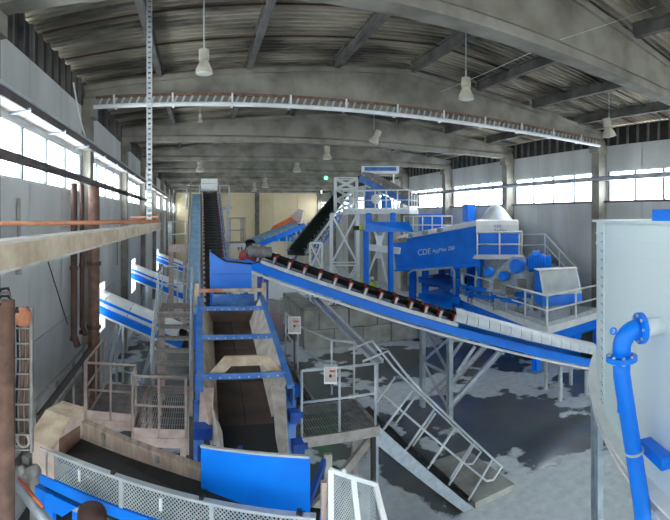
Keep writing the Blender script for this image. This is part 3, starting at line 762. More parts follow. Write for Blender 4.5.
# ------------------------------------------------------------------ left platform and stairs
platform('stair_platform','dusty pink edged grating platform at the foot of the left stairs',-1.2,-.25,7.95,10.4,1.5,'pink',((-1.15,8),(-.3,8),(-1.15,10.3),(-.3,10.3)),'galv_dusty','y',.045)
platform('lower_platform','narrower grating platform left of the stair platform',-2.2,-1.22,8.5,10.4,1.5,'pink',((-2.15,8.55),(-2.15,10.3),(-1.3,10.3)),'galv_dusty','x',.05)
railing('guard_railing','dusty pink railing in front of the left stairs',[(-2.2,8.5,1.5),(-1.22,8.5,1.5),(-1.2,7.95,1.5),(-.25,7.95,1.5)],1.08,.6,'pink',.022,'pink')
railing('guard_railing','pink side railing on left edge of the lower platform',[(-2.22,8.5,1.5),(-2.22,10.4,1.5)],1.08,.9,'pink',.022)
stair('access_stairs','short flight of dark grating stairs on the left',(-1.1,10.4,1.5),(-1.1,12.2,2.85),(.85,0,0),6,'galv_dusty','galv_dusty')
railing('stair_handrail','pale handrail left of the short flight of stairs',[(-1.13,10.35,1.5),(-1.13,12.2,2.85),(-1.13,13.4,2.85)],1.0,.9,'galv_light',.02)
railing('stair_handrail','pale handrail between stairs and feed hopper',[(-.22,10.35,1.5),(-.22,12.2,2.85),(-.22,13.4,2.85)],1.0,.9,'galv_light',.02)
platform('stair_landing','pink edged landing at the top of left stairs',-1.15,-.2,12.2,13.5,2.85,'pink',((-1.1,13.4),(-.25,13.4),(-1.1,12.3),(-.25,12.3)))
railing('stair_handrail','pale arched railing closing the landing above the left stairs',[(-1.13,13.45,2.85),(-.22,13.45,2.85)],1.1,.5,'galv_light',.02)
railing('guard_railing','dark railing running along the left wall',[(-2.75,7.2,1.2),(-2.75,10.7,1.2)],1.08,1.3,'galv_dusty',.028,None)
tag(MB().bar((-2.65,7.0,2.05),(-2.65,10.7,2.2),.05,.14).build('steel_channel',M['grey_pipe']),'dark channel alongside the left wall railing','beam')
platform('wall_walkway','dark walkway along the left wall behind railing',-3.1,-2.7,7.0,10.75,1.2,'galv_dusty',((-2.75,7.1),(-2.75,10.6)))

# three outgoing conveyors through the left wall
for i,(yc,zh,lab) in enumerate([(14.2,2.72,'nearest covered blue conveyor passing out through the left wall'),(21.3,2.85,'second covered blue conveyor passing out through the left wall'),(33.5,2.5,'farthest covered blue conveyor passing out through the left wall')]):
    t,F,L,fr=conveyor('outgoing_conveyor',lab,(-.45,yc-.2,zh-1.0),(-4.6,yc+.12,zh+.55),.6,'blue',.22,5,'red','galv_light',cover=(.05,.98,5),cover_m='white',group='conveyors leaving through left wall')
    d,s,n=fr
    MB().obox(F(L*.45,-.44,.12),d*L*.3,s*.01,n*.04).build('blue_panel',M['blue'],t); MB().obox(F(L*.45,.44,.12),d*L*.3,s*.01,n*.04).build('blue_panel',M['blue'],t)
    MB().obox(F(L*.5,-.47,-.3),d*L*.48,s*.03,n*.03).build('white_chord',M['white'],t); MB().obox(F(L*.5,.47,-.3),d*L*.48,s*.03,n*.03).build('white_chord',M['white'],t)
    for a,l in ((.2,-.4),(.2,.4),(.48,-.4),(.48,.4)):
        p=F(L*a,l,-.3); MB().bar((p.x,p.y,0),p,.07).build('leg',M['galv'],t)
        MB().bar((p.x-.5,p.y,.0),p,.05).build('strut',M['galv'],t)
# ------------------------------------------------------------------ right walkway beside the hopper and its stairs
platform('hopper_platform','grating platform right of the hopper at the head of the stairs',1.55,2.85,6.8,7.95,2.0,'galv_dusty',((1.65,7.8),(2.8,7.85)),'galv_dusty','y',.045)
tag(MB().bar((2.78,6.86,0),(2.78,6.86,1.84),.07).build('support_post',M['black']),'black post below the corner of hopper platform','post')
tag(MB().bar((1.45,6.1,1.2),(2.8,7.0,1.72),.06,.16).bar((1.9,6.5,1.3),(1.9,6.5,1.85),.12,.06).build('brace_beam',M['galv_dusty']),'slanting dusty brace under hopper platform','beam')
platform('hopper_walkway','dark narrow walkway running back along the hopper',1.45,2.1,7.97,11.2,2.0,'galv_dusty',((1.5,11),(2.05,11)),'rubber_brown','y',.05)
railing('guard_railing','pale railing along the front of hopper platform',[(1.57,6.82,2.0),(2.8,6.82,2.0)],1.02,.62,'galv_light',.02)
railing('guard_railing','pale curved railing behind control box on hopper walkway',[(2.12,11.0,2.0),(2.12,9.6,2.0),(2.5,8.3,2.0),(2.85,8.0,2.0)],1.05,1.2,'galv_light',.02)
stw=V((0,.74,0))
stair('floor_stairs','galvanised stairs with wide side plates leading down to the wet floor',(4.78,6.88,.0),(2.82,6.88,2.02),(0,.74,0),9,'galv','black',.34)
perp=V((.69,0,.72))
for k,(yy,lab) in enumerate(((6.9,'near leaning handrail of the floor stairs'),(7.6,'far leaning handrail of the floor stairs'))):
    b=V((4.85,yy,.12)); t_=V((2.86,yy,2.05))
    th=thing('stair_handrail',lab,'railing',tuple(b),'handrails of the floor stairs')
    hh=.74
    q=perp*hh
    MB().tube([t_+V((-.25,0,1.0)),t_+V((.2,0,1.12)),t_+q*.95+V((.15,0,.05)),b+q,b+q+V((.12,0,-.12)),b+q*.62+V((.1,0,-.1)),b+q*.5],.021,8).build('top_rail',M['galv_light'],th,smooth=True)
    MB().tube([t_+q*.5,b+q*.5],.018,8).build('mid_rail',M['galv_light'],th,smooth=True)
    for i in range(5):
        p=t_+(b-t_)*((i+.35)/4.6); MB().tube([p-perp*.08,p+q],.022,8).build('post',M['galv_light'],th,smooth=True)
tag(MB().box((4.8,6.84,0),(5.75,8.5,.12)).build('stair_pad',M['block']),'pale concrete pad at the foot of stairs','pad')
# channel strut from the long conveyor to the stairs
st_=thing('channel_chute','galvanised channel slanting from long conveyor towards the stair head','chute',(3.2,10,2.0))
a=V((3.05,11.6,3.25)); b=V((3.35,8.0,2.6))
MB().bar(a,b,.2,.012).build('web',M['galv'],st_); 
for sx in (-.1,.1): MB().bar(a+V((sx,0,.03)),b+V((sx,0,.03)),.015,.08).build('flange',M['galv_light'],st_)
MB().bar((3.35,8.1,0),(3.35,8.1,2.6),.06).build('post',M['galv'],st_)
# control boxes
def ctrl(c,label,w=.13,h=.17,z0=None):
    c=V(c); t=thing('control_box',label,'control box',(c.x,c.y,c.z-h))
    fd=V((c.x,c.y,0)).normalized(); sd=V((fd.y,-fd.x,0))
    MB().obox(c,sd*w,fd*.07,V((0,0,h))).build('enclosure',M['white'],t)
    MB().obox(c-fd*.075+V((0,0,h*.1)),sd*w*.92,fd*.006,V((0,0,h*.85))).build('door',M['white_dusty'],t)
    MB().cyl(c-fd*.08,c-fd*.1,.025,12).build('switch',M['black'],t); MB().cyl(c-fd*.08+sd*.06,c-fd*.095+sd*.06,.012,10).build('push_button',M['motor'],t)
    MB().obox(c-fd*.083+V((0,0,h*.55))+sd*.03,sd*w*.45,fd*.001,V((0,0,.018))).build('label_strip',M['hatch_red'],t)
    for i in range(3): MB().cyl(c+sd*(-.06+.045*i)+V((0,0,-h)),c+sd*(-.06+.045*i)+V((0,0,-h-.05)),.012,8).build('cable_gland',M['black'],t)
    if z0 is not None: MB().bar((c.x,c.y,z0),(c.x,c.y,c.z-h),.035).build('stand',M['black'],t)
    return t
ctrl(at(294.5,325,9.3),'white control box with rotary switch on a black stand',.13,.17,2.0)
ctrl(at(330.5,374,7.02),'plain white box fixed to railing of hopper platform',.1,.13)
gear_motor('gear_motor','blue drum motor beside the right wall of hopper',(1.55,8.4,2.14),(.9,-.3,0),.13,.4,'navy')

# white mesh gate in the bottom foreground
mg=thing('mesh_gate','white framed wire mesh gate panel at the bottom centre','gate',tuple(at(330,520,4.0)))
c0=at(331,470,4.0); c1=at(375,484,4.3); e0=at(331,535,3.85); e1=at(388,535,4.1)
for a,b in ((c0,c1),(c1,e1),(e1,e0),(e0,c0),((c0*.52+c1*.48),(e0*.52+e1*.48))): MB().bar(a,b,.05,.035).build('frame_bar',M['white'],mg)
u=(c1-c0); v=(e0-c0); mesh_guard(MB(),c0,u,v,u.length,v.length,.03,.009).build('mesh_panel',M['galv_light'],mg)
MB().lathe(c0+u*.27+V((0,0,.02)),[(.001,.03),(.02,.02),(.03,0),(.02,-.02)],10).build('latch',M['white'],mg)
pq=at(324,470,4.0); tag(MB().bar((pq.x,pq.y,0),(pq.x,pq.y,pq.z-.1),.05).build('gate_post',M['pink']),'pinkish post left of the white mesh gate','post')

# ------------------------------------------------------------------ long descending conveyor
cv,F,L,fr=conveyor('long_conveyor','long blue railed conveyor with red idlers descending to the right',(10.95,9.3,1.02),(1.35,12.35,4.36),.56,'blue',.22,14,'red','galv_light',cover=(.0,.45,14),cover_m='clear',trough=.14,lift=.12,ir=.065,ch=.3,idl_range=(.45,.97))
d,s,n=fr
MB().obox(F(L*.5,-.46,-.33),d*L*.5,s*.05,n*.03).build('white_flange',M['white'],cv); MB().obox(F(L*.5,.46,-.33),d*L*.5,s*.05,n*.03).build('white_flange',M['white'],cv)
for k in (-.45,.45):
    MB().obox(F(L*.7,k,.02),d*L*.26,s*.03,n*.05).build('skirt_rail',M['galv_light'],cv)
def legframe(a,spread,lab):
    t=cv
    tops=[F(a-.25,-.46,-.36),F(a+.35,.46,-.36)]
    if tops[0].y>tops[1].y: tops=[F(a+.35,-.46,-.36),F(a-.25,.46,-.36)]
    for p in tops: MB().ibeam((p.x,p.y,0),p,.13,.13,.014).build('leg',M['galv'],t)
    mb=MB(); lattice(mb,(tops[0].x,tops[0].y,.2),tops[0],(tops[1].x,tops[1].y,.2),tops[1],2,.06); mb.build('leg_bracing',M['galv'],t)
legframe(L*.475,0,''); 
# raking legs
for l in (-.48,.48):
    f0=F(L*.475,l,0); top=F(L*.31,l,-.4); MB().ibeam((f0.x+.1,f0.y,.3),top,.12,.12,.014).build('raking_leg',M['galv'],cv)
    top2=F(L*.38,l,-.4); f1=F(L*.47,l,0); MB().bar((f1.x+.3,f1.y,1.2),top2,.08).build('strut',M['galv'],cv)
MB().bar(F(L*.3,-.48,-.4),F(L*.3,.48,-.4),.1).build('cross_tie',M['galv'],cv)
for a in (.03,.12):
    for l in (-.48,.48): p=F(L*a,l,-.4); MB().bar((p.x,p.y,0),p,.09).build('tail_leg',M['galv_light'],cv)
p=F(L*.95,-.48,-.35); MB().ibeam((p.x,p.y,0),p,.13,.13,.014).build('head_leg',M['navy'],cv)
p=F(L*.95,.48,-.35); MB().ibeam((p.x,p.y,0),p,.13,.13,.014).build('head_leg',M['navy'],cv)
MB().prism([F(-.25,-.5,-.35),F(.1,-.5,-.35),F(.1,-.5,.35),F(-.25,-.5,.2)],s*.03).build('tail_plate',M['white'],cv); MB().prism([F(-.25,.47,-.35),F(.1,.47,-.35),F(.1,.47,.35),F(-.25,.47,.2)],s*.03).build('tail_plate',M['white'],cv)
hdm=F(L-.05,-.45,.1)
MB().cyl(F(L,-.38,.0),F(L,.38,.0),.2,20).build('head_pulley',M['red'],cv,smooth=True)
MB().cyl(F(L,.4,.05),F(L,.5,.05),.16,20).build('pulley_guard',M['pink'],cv,smooth=True)
gear_motor('gear_motor','grey geared motor on the head of long conveyor',at(246,251,11.5),(.95,-.1,-.05),.15,.68,'motor')

# ------------------------------------------------------------------ block bay with wet gravel
bwall=thing('block_wall','low wall of stacked grey concrete blocks in the middle distance','block wall',(6.5,17.9,0))
def blk(x0,x1,y0,y1,z0,z1):
    g=.012; o=MB().box((x0+g,y0,z0+g/2),(x1-g,y1,z1-g/2)).build('block',M['block'],bwall)
    bv=o.modifiers.new('bevel','BEVEL'); bv.width=.03; bv.segments=2
W=1.3
for r in range(2):
    for i in range(4): x0=4.2+W*i+(W/2 if r%2 else 0); blk(x0,min(x0+W,9.42),17.9+random.uniform(-.03,.03),18.7,.8*r,.8*r+.8)
    if r%2: blk(4.2,4.85,17.9,18.7,.8,1.6)
for r in range(2):
    for i in range(3): blk(4.2,5.0,18.72+W*i,18.7+W*(i+1),.8*r,.8*r+.8)
def heap(x0,x1,y0,y1,zf,nx,ny,name,m,label,cat):
    vs=[];fs=[]
    for j in range(ny+1):
        for i in range(nx+1):
            x=x0+(x1-x0)*i/nx; y=y0+(y1-y0)*j/ny; e=min(i,nx-i,j,ny-j)
            vs.append((x,y,0 if e==0 else max(0.02,zf(i/nx,j/ny)+random.uniform(-.05,.05))))
    for j in range(ny):
        for i in range(nx): a=j*(nx+1)+i; fs.append((a,a+1,a+nx+2,a+nx+1))
    o=MB().add(vs,fs).build(name,m); tag(o,label,cat,kind='stuff'); return o
heap(5.02,9.3,18.72,20.2,lambda u,v:1.5+.15*sin(6*u)-.6*v,36,30,'gravel_heap',M['gravel'],'dark wet gravel filling the block bay','gravel')
heap(6.0,8.6,18.75,19.9,lambda u,v:1.72+.05*sin(9*u)-.5*abs(u-.5)-.3*v,24,12,'slurry_crust',M['slurry'],'pale slurry crust on the gravel in block bay','slurry')

# ------------------------------------------------------------------ screen machine on the right
def poly_plate(pts,th): return MB().prism(pts,th)
BL=at(396,271,24.0); BR=at(481,266,21.3); TR=at(476,226,21.3); TL=at(393,241,24.0)
sc=thing('screening_machine','large bright blue screening machine with white lettering','screening machine',(10.5,17.5,0))
fu=V((BR.x-BL.x,BR.y-BL.y,0)).normalized(); fn=V((-fu.y,fu.x,0))
if fn.dot(V((BL.x,BL.y,0)))<0: fn=-fn      # away from the viewer
MB().prism([BL,BR,TR,TL],fn*1.9).build('body',M['blue'],sc)
bt=(TR-TL).normalized(); bb=(BR-BL).normalized()
MB().bar(BL-fn*.06+V((0,0,.04)),BR-fn*.06+V((0,0,.04)),.16,.12).build('lower_flange',M['blue'],sc)
MB().bar(BL-fn*.03+V((0,0,.34)),BR-fn*.03+V((0,0,.34)),.05,.03).build('stiffener',M['blue'],sc)
MB().prism([TL-fn*.05,TR-fn*.05,TR+fn*.7+V((0,0,.3)),TL+fn*.7+V((0,0,.25))],V((0,0,.04))).build('splash_lid',M['clear'],sc)
MB().prism([TL-fn*.1+V((0,0,-.1)),TL+fu*.9-fn*.1+V((0,0,.0)),TL+fu*.9-fn*.1+V((0,0,.22)),TL-fu*.2-fn*.1+V((0,0,.1))],fn*.5).build('discharge_lip',M['cream'],sc)
for a in (.25,.42,.6): 
    q=TL+(TR-TL)*a; MB().obox(q+V((0,0,.12))-fn*.05,fu*.12,fn*.1,V((0,0,.1))).build('lid_clamp',M['galv'],sc)
# lettering
def text(s,size,m,parent,o,u,up,name='lettering'):
    c=bpy.data.curves.new(name,'FONT'); c.body=s; c.size=size; c.extrude=.004
    ob=bpy.data.objects.new('tmp',c); COL.objects.link(ob)
    dg=bpy.context.evaluated_depsgraph_get(); me=bpy.data.meshes.new_from_object(ob.evaluated_get(dg)); bpy.data.objects.remove(ob)
    u=V(u).normalized(); up=V(up).normalized(); nn=u.cross(up).normalized(); base=V(parent['_base'])
    me.transform(Matrix(((u.x,up.x,nn.x,0),(u.y,up.y,nn.y,0),(u.z,up.z,nn.z,0),(0,0,0,1)))); me.transform(Matrix.Translation(V(o)-base))
    me.materials.clear(); me.materials.append(m)
    r=bpy.data.objects.new(name,me); COL.objects.link(r); r.parent=parent; return r
g=(BR-BL)
o1=BL+(TL-BL)*.46+g*.30; 
tu=((BL+(TL-BL)*.46)-(BR+(TR-BR)*.52)).normalized()*-1
text('CDE',.42,M['text_white'],sc,o1-fn*.03+V((0,0,.0)),tu,(0,0,1)); text('AggMax 250',.26,M['text_white'],sc,o1+tu*.92-fn*.03+V((0,0,.04)),tu,(0,0,1))
# under-frame
for a,dep in ((.36,.1),(.72,.1),(.36,1.7),(.72,1.7)):
    p=BL+g*a+fn*dep; MB().ibeam((p.x,p.y,0),(p.x,p.y,p.z-.02),.26,.26,.03).build('leg',M['blue'],sc)
    MB().lathe((p.x+fu.x*.35,p.y+fu.y*.35,p.z-.75),[(.001,0),(.1,0),(.1,.4),(.001,.4)],12).build('spring',M['white'],sc)
for z in (1.15,2.0):
    p=BL+g*.3; q=BL+g*.78; MB().bar((p.x,p.y,z+.25),(q.x,q.y,z+.25),.2,.3).build('cross_member',M['blue'],sc)
p=BL+g*.34-fn*.1; q=BL+g*.7-fn*.1; MB().prism([(p.x,p.y,.9),(q.x,q.y,.9),(q.x,q.y,1.6),(p.x,p.y,1.6)],fn*1.5).build('sump_box',M['blue'],sc)
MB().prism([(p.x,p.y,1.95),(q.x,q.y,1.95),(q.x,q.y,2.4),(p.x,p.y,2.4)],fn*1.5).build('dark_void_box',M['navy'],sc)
p=BL+g*.2-fn*.25; q=BL+g*.72-fn*.25; MB().tube([(p.x,p.y,1.9),(p.x,p.y,2.55),(p.x+fu.x*.2,p.y+fu.y*.2,2.7),(q.x,q.y,3.0),(q.x+fu.x*.1,q.y+fu.y*.1,2.8),(q.x+fu.x*.1,q.y+fu.y*.1,1.7)],.05,8).build('guard_tube',M['galv_light'],sc,smooth=True)

# right platform
A_,B_,C_,D_=V((10.7,11.0,0)),V((14.3,11.3,0)),V((14.32,19.9,0)),V((12.2,19.6,0)); zd=1.66
rp=thing('machine_platform','pale railed platform beside the blue screening machine, carrying the drive','platform',(12.5,14,0))
MB().prism([p+V((0,0,zd-.04)) for p in (A_,B_,C_,D_)],V((0,0,.04))).build('deck_plate',M['galv_light'],rp)
for a,b in ((A_,B_),(B_,C_),(C_,D_),(D_,A_)): MB().bar(a+V((0,0,zd-.1)),b+V((0,0,zd-.1)),.06,.24).build('edge_channel',M['white'],rp)
for a,b in ((A_+V((.15,.2,0)),D_+V((.15,0,0))),(A_+V((.2,.15,0)),B_+V((0,.15,0)))): MB().ibeam(a+V((0,0,zd-.42)),b+V((0,0,zd-.42)),.2,.38,.03).build('blue_beam',M['blue'],rp)
MB().prism([A_+V((.3,.5,1.1)),D_+V((.3,-.5,1.1)),D_+V((.9,-.5,.4)),A_+V((.9,.7,.4))],V((.05,0,0))).build('sloping_trough',M['blue'],rp)
MB().prism([A_+V((.6,.5,1.1)),B_+V((-.6,.5,1.1)),B_+V((-.6,.9,.4)),A_+V((.9,.7,.4))],V((0,.05,0))).build('sloping_trough',M['blue'],rp)
for x,y in ((10.75,11.6),(11.9,17.6),(14.1,11.6),(14.1,18),(12.6,11.5)):
    MB().ibeam((x,y,0),(x,y,zd-.6),.22,.22,.03).build('leg',M['blue'],rp); MB().box((x-.28,y-.25,0),(x+.28,y+.25,.04)).build('base_plate',M['galv'],rp)
    MB().prism([(x-.1,y-.02,.04),(x-.25,y-.02,.04),(x-.1,y-.02,.7)],(0,.04,0)).build('gusset',M['blue'],rp)
MB().bar((10.75,11.6,.55),(12.6,11.5,.6),.08,.14).build('tie_beam',M['navy'],rp)
railing('platform_railing','galvanised railing along the front of machine platform',[D_+V((.05,0,zd)),A_+V((.05,.05,zd)),B_+V((-.3,.05,zd))],1.08,1.45,'white',.034,'galv_light')
# drive guard on the platform
def oriented(c): 
    c=V(c); fd=V((c.x,c.y,0)).normalized(); return c,fd,V((fd.y,-fd.x,0))
c,fd,sd=oriented(at(558,300,17.2)); z0=zd+.5; ra=.35; fd,sd=fd*cos(ra)-sd*sin(ra),sd*cos(ra)+fd*sin(ra)
dg_=thing('drive_guard','blue drive guard box with sloping white mesh lid on platform','machine guard',(c.x,c.y,z0))
for a_ in (-.6,.6): MB().box((c.x+sd.x*a_-.06,c.y+sd.y*a_-.06,zd),(c.x+sd.x*a_+.06,c.y+sd.y*a_+.06,z0)).build('foot',M['galv'],dg_)
pr=[(-.5,0),(-.5,.4),(-.05,1.25),(.5,1.25),(.5,0)]
for k,th in ((-.8,.06),(.74,.06)): MB().prism([c+sd*k+fd*a+V((0,0,z0-c.z+h)) for a,h in pr],sd*th).build('end_plate',M['blue'],dg_)
MB().prism([c-sd*.74+fd*a+V((0,0,z0-c.z+h)) for a,h in ((-.5,0),(-.5,.4),(-.46,.4),(-.46,0))],sd*1.48).build('front_plate',M['blue'],dg_)
MB().prism([c-sd*.82+fd*a+V((0,0,z0-c.z+h)) for a,h in ((-.06,1.26),(.5,1.26),(.5,1.3),(-.06,1.3))],sd*1.64).build('top_plate',M['white'],dg_)
oo=c-sd*.74+fd*-.5+V((0,0,z0-c.z+.4)); vv=(fd*.45+V((0,0,.85)))
mesh_guard(MB(),oo,sd,vv,1.48,.96,.06,.03).build('mesh_panel',M['white'],dg_)
for k in (0,1.48): MB().bar(oo+sd*k,oo+sd*k+vv,.06,.04).build('mesh_frame',M['white'],dg_)
# vibrator drive plates and motor
vd=thing('vibrator_drive','grey gusset plates with round blue covers above platform','machine drive',tuple(at(512,300,17.9)))
vd['_base']=tuple(at(512,300,17.9))
pts=[at(486,291,18.4),at(496,272,18.4),at(512,257,18.2),at(526,257,18.0),at(531,285,18.0),at(531,300,18.0)]
c,fd,sd=oriented(pts[2]); MB().prism(pts,fd*.12).build('gusset_plate',M['galv'],vd)
for px,py,r in ((517,266,.3),(504,276,.2),(489,272,.2)):
    q=at(px,py,18.0); MB().lathe(q,[(.001,-.2),(r*.7,-.2),(r,-.12),(r,.1),(.001,.1)],18,fd*1.0+sd*.45).build('round_cover',M['blue'],vd,smooth=False)
for px,py in ((498,284),(510,290),(522,284)): 
    q=at(px,py,17.9); MB().obox(q,sd*.18,fd*.12,V((0,0,.18))).build('bearing_housing',M['motor'],vd)
q=at(512,304,18.1); MB().obox(V((q.x,q.y,zd+.3)),sd*.7,fd*.25,V((0,0,.22))).build('pedestal',M['galv'],vd)
q=at(526,263,18.2)
t=gear_motor('drive_motor','blue ribbed drive motor behind the mesh lid guard',q,sd+V((0,0,0))*0,.36,1.05,'blue')
MB().bar((q.x+sd.x*.5,q.y+sd.y*.5,zd),(q.x+sd.x*.5,q.y+sd.y*.5,q.z-.33),.3,.3).build('motor_stand',M['galv'],t)
# feed box and its balcony
c,fd,sd=oriented(at(499,257,20.0)); zb_=c.z
fb=thing('feed_box','blue panelled feed box with rounded white hood and small blue print','feed box',(c.x,c.y,zb_))
MB().obox(c+V((0,0,.52))+fd*.7,sd*.88,fd*.5,V((0,0,.55))).build('blue_panel',M['blue'],fb)
hp=[(-.1,1.05),(-.05,1.42),(.1,1.6),(1.2,1.66),(1.25,1.05)]
MB().prism([c-sd*1.02+fd*(a+.15)+V((0,0,h)) for a,h in hp],sd*1.9).build('hood',M['white'],fb)
for i,(s_,dz) in enumerate((('CDE',1.33),('AggMax',1.16))):
    text(s_,.17,M['text_blue'],fb,c-sd*.22+fd*.03+V((0,0,dz-.02)),sd,(0,0,1))
MB().obox(c+fd*.45+V((0,0,-.03)),sd*1.15,fd*.75,V((0,0,.03))).build('balcony_deck',M['white'],fb)
MB().bar(c-sd*1.05-fd*.3+V((0,0,.03)),c+sd*1.05-fd*.3+V((0,0,.03)),.04,.2).build('toe_board',M['white'],fb)
for k in (-.9,.9): MB().bar((c.x+sd.x*k+fd.x*.8,c.y+sd.y*k+fd.y*.8,zd),(c.x+sd.x*k+fd.x*.8,c.y+sd.y*k+fd.y*.8,zb_-.05),.14).build('leg',M['blue'],fb)
railing('balcony_railing','white railing in front of blue feed box',[c-sd*.95-fd*.28,c+sd*1.0-fd*.28,c+sd*1.05+fd*.9],1.12,.8,'white',.034)
tag(MB().lathe(at(496,225,22.3),[(1.05,0),(.8,.3),(.42,.78),(.15,1.0),(.001,1.0)],20).build('conical_hood',M['clear'],smooth=True),'pale conical hood rising behind the feed box','hood')
q=at(496,225,22.3)
tag(MB().lathe((q.x,q.y,zd),[(.001,0),(.8,0),(.95,EYE-.33-zd),(.001,EYE-.33-zd)],20).build('hood_drum',M['galv']),'grey drum carrying the pale conical hood','drum')
# galvanised stairs at the back right
st=stair('platform_stairs','steep galvanised stairs by the right wall behind drive guard',at(575,290,19.0),at(545,256,20.5),V((.6,.45,0)),9,'galv_light','galv')
b=at(575,290,19.0); t_=at(545,256,20.5)
railing('stair_handrail','thin galvanised handrail of the steep stairs by right wall',[b,t_,t_+V((-1.2,.4,0))],1.0,1.0,'white',.03)
railing('stair_handrail','rear thin handrail of steep stairs by right wall',[b+V((.6,.45,0)),t_+V((.6,.45,0))],1.0,1.0,'galv_light',.022)
q=t_; tag(MB().bar((q.x+.2,q.y+.2,0),(q.x+.2,q.y+.2,q.z-.1),.12).build('stair_post',M['galv']),'grey post under the top of the steep stairs','post')

# ------------------------------------------------------------------ upper structure behind the screen
def deck(name,label,p,q,depth,z,m='galv_light',leg_m='blue',legs=True):
    p=V((p.x,p.y,z)); q=V((q.x,q.y,z)); u=(q-p).normalized(); n_=V((-u.y,u.x,0))
    if n_.dot(V((p.x,p.y,0)))<0: n_=-n_
    t=thing(name,label,'platform',(p.x,p.y,0))
    MB().prism([p,q,q+n_*depth,p+n_*depth],V((0,0,.04))).build('deck_plate',M[m],t)
    for a,b in ((p,q),(q,q+n_*depth),(p+n_*depth,p)): MB().bar(a,b,.05,.22).build('edge_channel',M[m],t)
    if legs:
        for c in (p+u*.3+n_*.3,q-u*.3+n_*.3,p+u*.3+n_*(depth-.2),q-u*.3+n_*(depth-.2)): MB().ibeam((c.x,c.y,0),(c.x,c.y,z-.05),.18,.18,.02).build('leg',M[leg_m],t)
    return t,p,q,u,n_
p=at(343,212,23.5); q=at(409,212,22.3)
dk,p,q,u,n_=deck('upper_platform','high white edged platform above the blue gantry',p,q,1.8,5.72,legs=False)
railing('upper_railing','white railing of the high platform above blue gantry',[p+V((0,0,.03)),q+V((0,0,.03)),q+n_*1.6+V((0,0,.03))],1.05,.6,'white',.036,'white')
p2=at(404,235,26.9); q2=at(452,235,25.4)
dk2,p2,q2,u2,n2=deck('middle_platform','middle level platform right of the high platform',p2,q2,.9,4.4)
railing('middle_railing','white railing of the middle level platform above screening machine',[p2+V((0,0,.03)),q2+V((0,0,.03))],1.08,.6,'white',.034)
tag(MB().obox(at(469,213,24.0),(.24,0,0),(0,.25,0),(0,0,.46)).bar(V((at(469,213,24.0).x,at(469,213,24.0).y,0)),at(469,213,24.0),.2).build('blue_cabinet',M['blue']),'tall blue cabinet on a post right of the middle level platform','cabinet')
tag(MB().prism([at(420,214,28.2),at(444,214,27.2),at(444,232,27.2),at(420,232,28.2)],(.15,.5,0)).build('blue_chute',M['blue']),'blue chute box behind the middle platform railing','chute')
# blue gantry: two columns and a box beam
gt=thing('blue_gantry','blue gantry frame with box beam and two columns below the high platform','gantry',(8.3,20.2,0))
ga=at(365,227,21.6); gb=at(412,227,20.4)
MB().prism([at(364,232,21.4),at(414,232,20.2),at(409,222,20.2),at(366,222,21.4)],(.25,.6,0)).build('box_beam',M['blue'],gt)
for px,r in ((366,21.5),(391,21.0)):
    c=at(px,230,r); MB().ibeam((c.x+.1,c.y+.25,0),(c.x+.1,c.y+.25,c.z),.2,.2,.03).build('column',M['blue'],gt)
    c2=c+V((.2,.2,0)); MB().ibeam((c2.x,c2.y,c.z+.3),(c2.x,c2.y,5.65),.2,.2,.02).build('upper_post',M['blue'],gt)
xa=at(368,232,22); xb=at(390,232,21.6); xc_=at(379,247,21.8)
for px,py in ((373,226),(386,226),(368,275),(388,285)): MB().bar(xc_,at(px,py,21.9),.09).build('white_brace',M['white'],gt)
MB().obox(xc_,(.13,0,0),(0,.05,0),(0,0,.55)).build('brace_plate',M['white'],gt)
MB().bar(at(368,247,21.9),at(400,251,21.5),.25,.3).build('white_tie',M['white'],gt)
MB().obox(at(358,228,21.6),(.22,0,0),(0,.12,0),(0,0,.1)).build('work_lamp',M['black'],gt); MB().obox(at(361,227.5,21.4),(.07,0,0),(0,.06,0),(0,0,.1)).build('lamp_glass',M['hivis'],gt)
# blue plates behind the upper railing
up_=thing('head_chute','blue head chute with pale oval hatch on the high platform','chute',(8.2,21.8,5.75))
MB().prism([at(364,211,23.9),at(378,211,23.7),at(378,191,23.7),at(366,187,23.9)],(.3,.7,0)).build('chute_plate',M['blue_dusty'],up_)
MB().prism([at(381,211,23.7),at(392,211,23.5),at(391,199,23.5),at(381,194,23.7)],(.3,.7,0)).build('chute_plate',M['blue'],up_)
MB().lathe(at(376,199,23.4),[(.001,-.06),(.2,-.05),(.26,0),(.2,.05)],16,(.35,.94,0)).build('hatch',M['white'],up_)
# covered brown conveyor dropping from the head
t,F,L,fr=conveyor('hooded_conveyor','brown hooded conveyor sloping down right from the tower top',at(415,201,23.9),at(366,176.5,25.0),1.1,'blue_dusty',.3,6,'red','galv_light',cover=(.0,1.0,6),cover_m='galv_dusty')
d,s,n=fr
MB().prism([F(.01,-.62*cos(pi*q/10),-.02+.36*sin(pi*q/10)) for q in range(11)],d*.03).build('hood_end_plate',M['galv_dusty'],t)
for a in (.15,.85):
    for l in (-.6,.6): p_=F(L*a,l,-.35); MB().bar((p_.x,p_.y,5.75),p_,.1).build('leg',M['galv_light'],t)
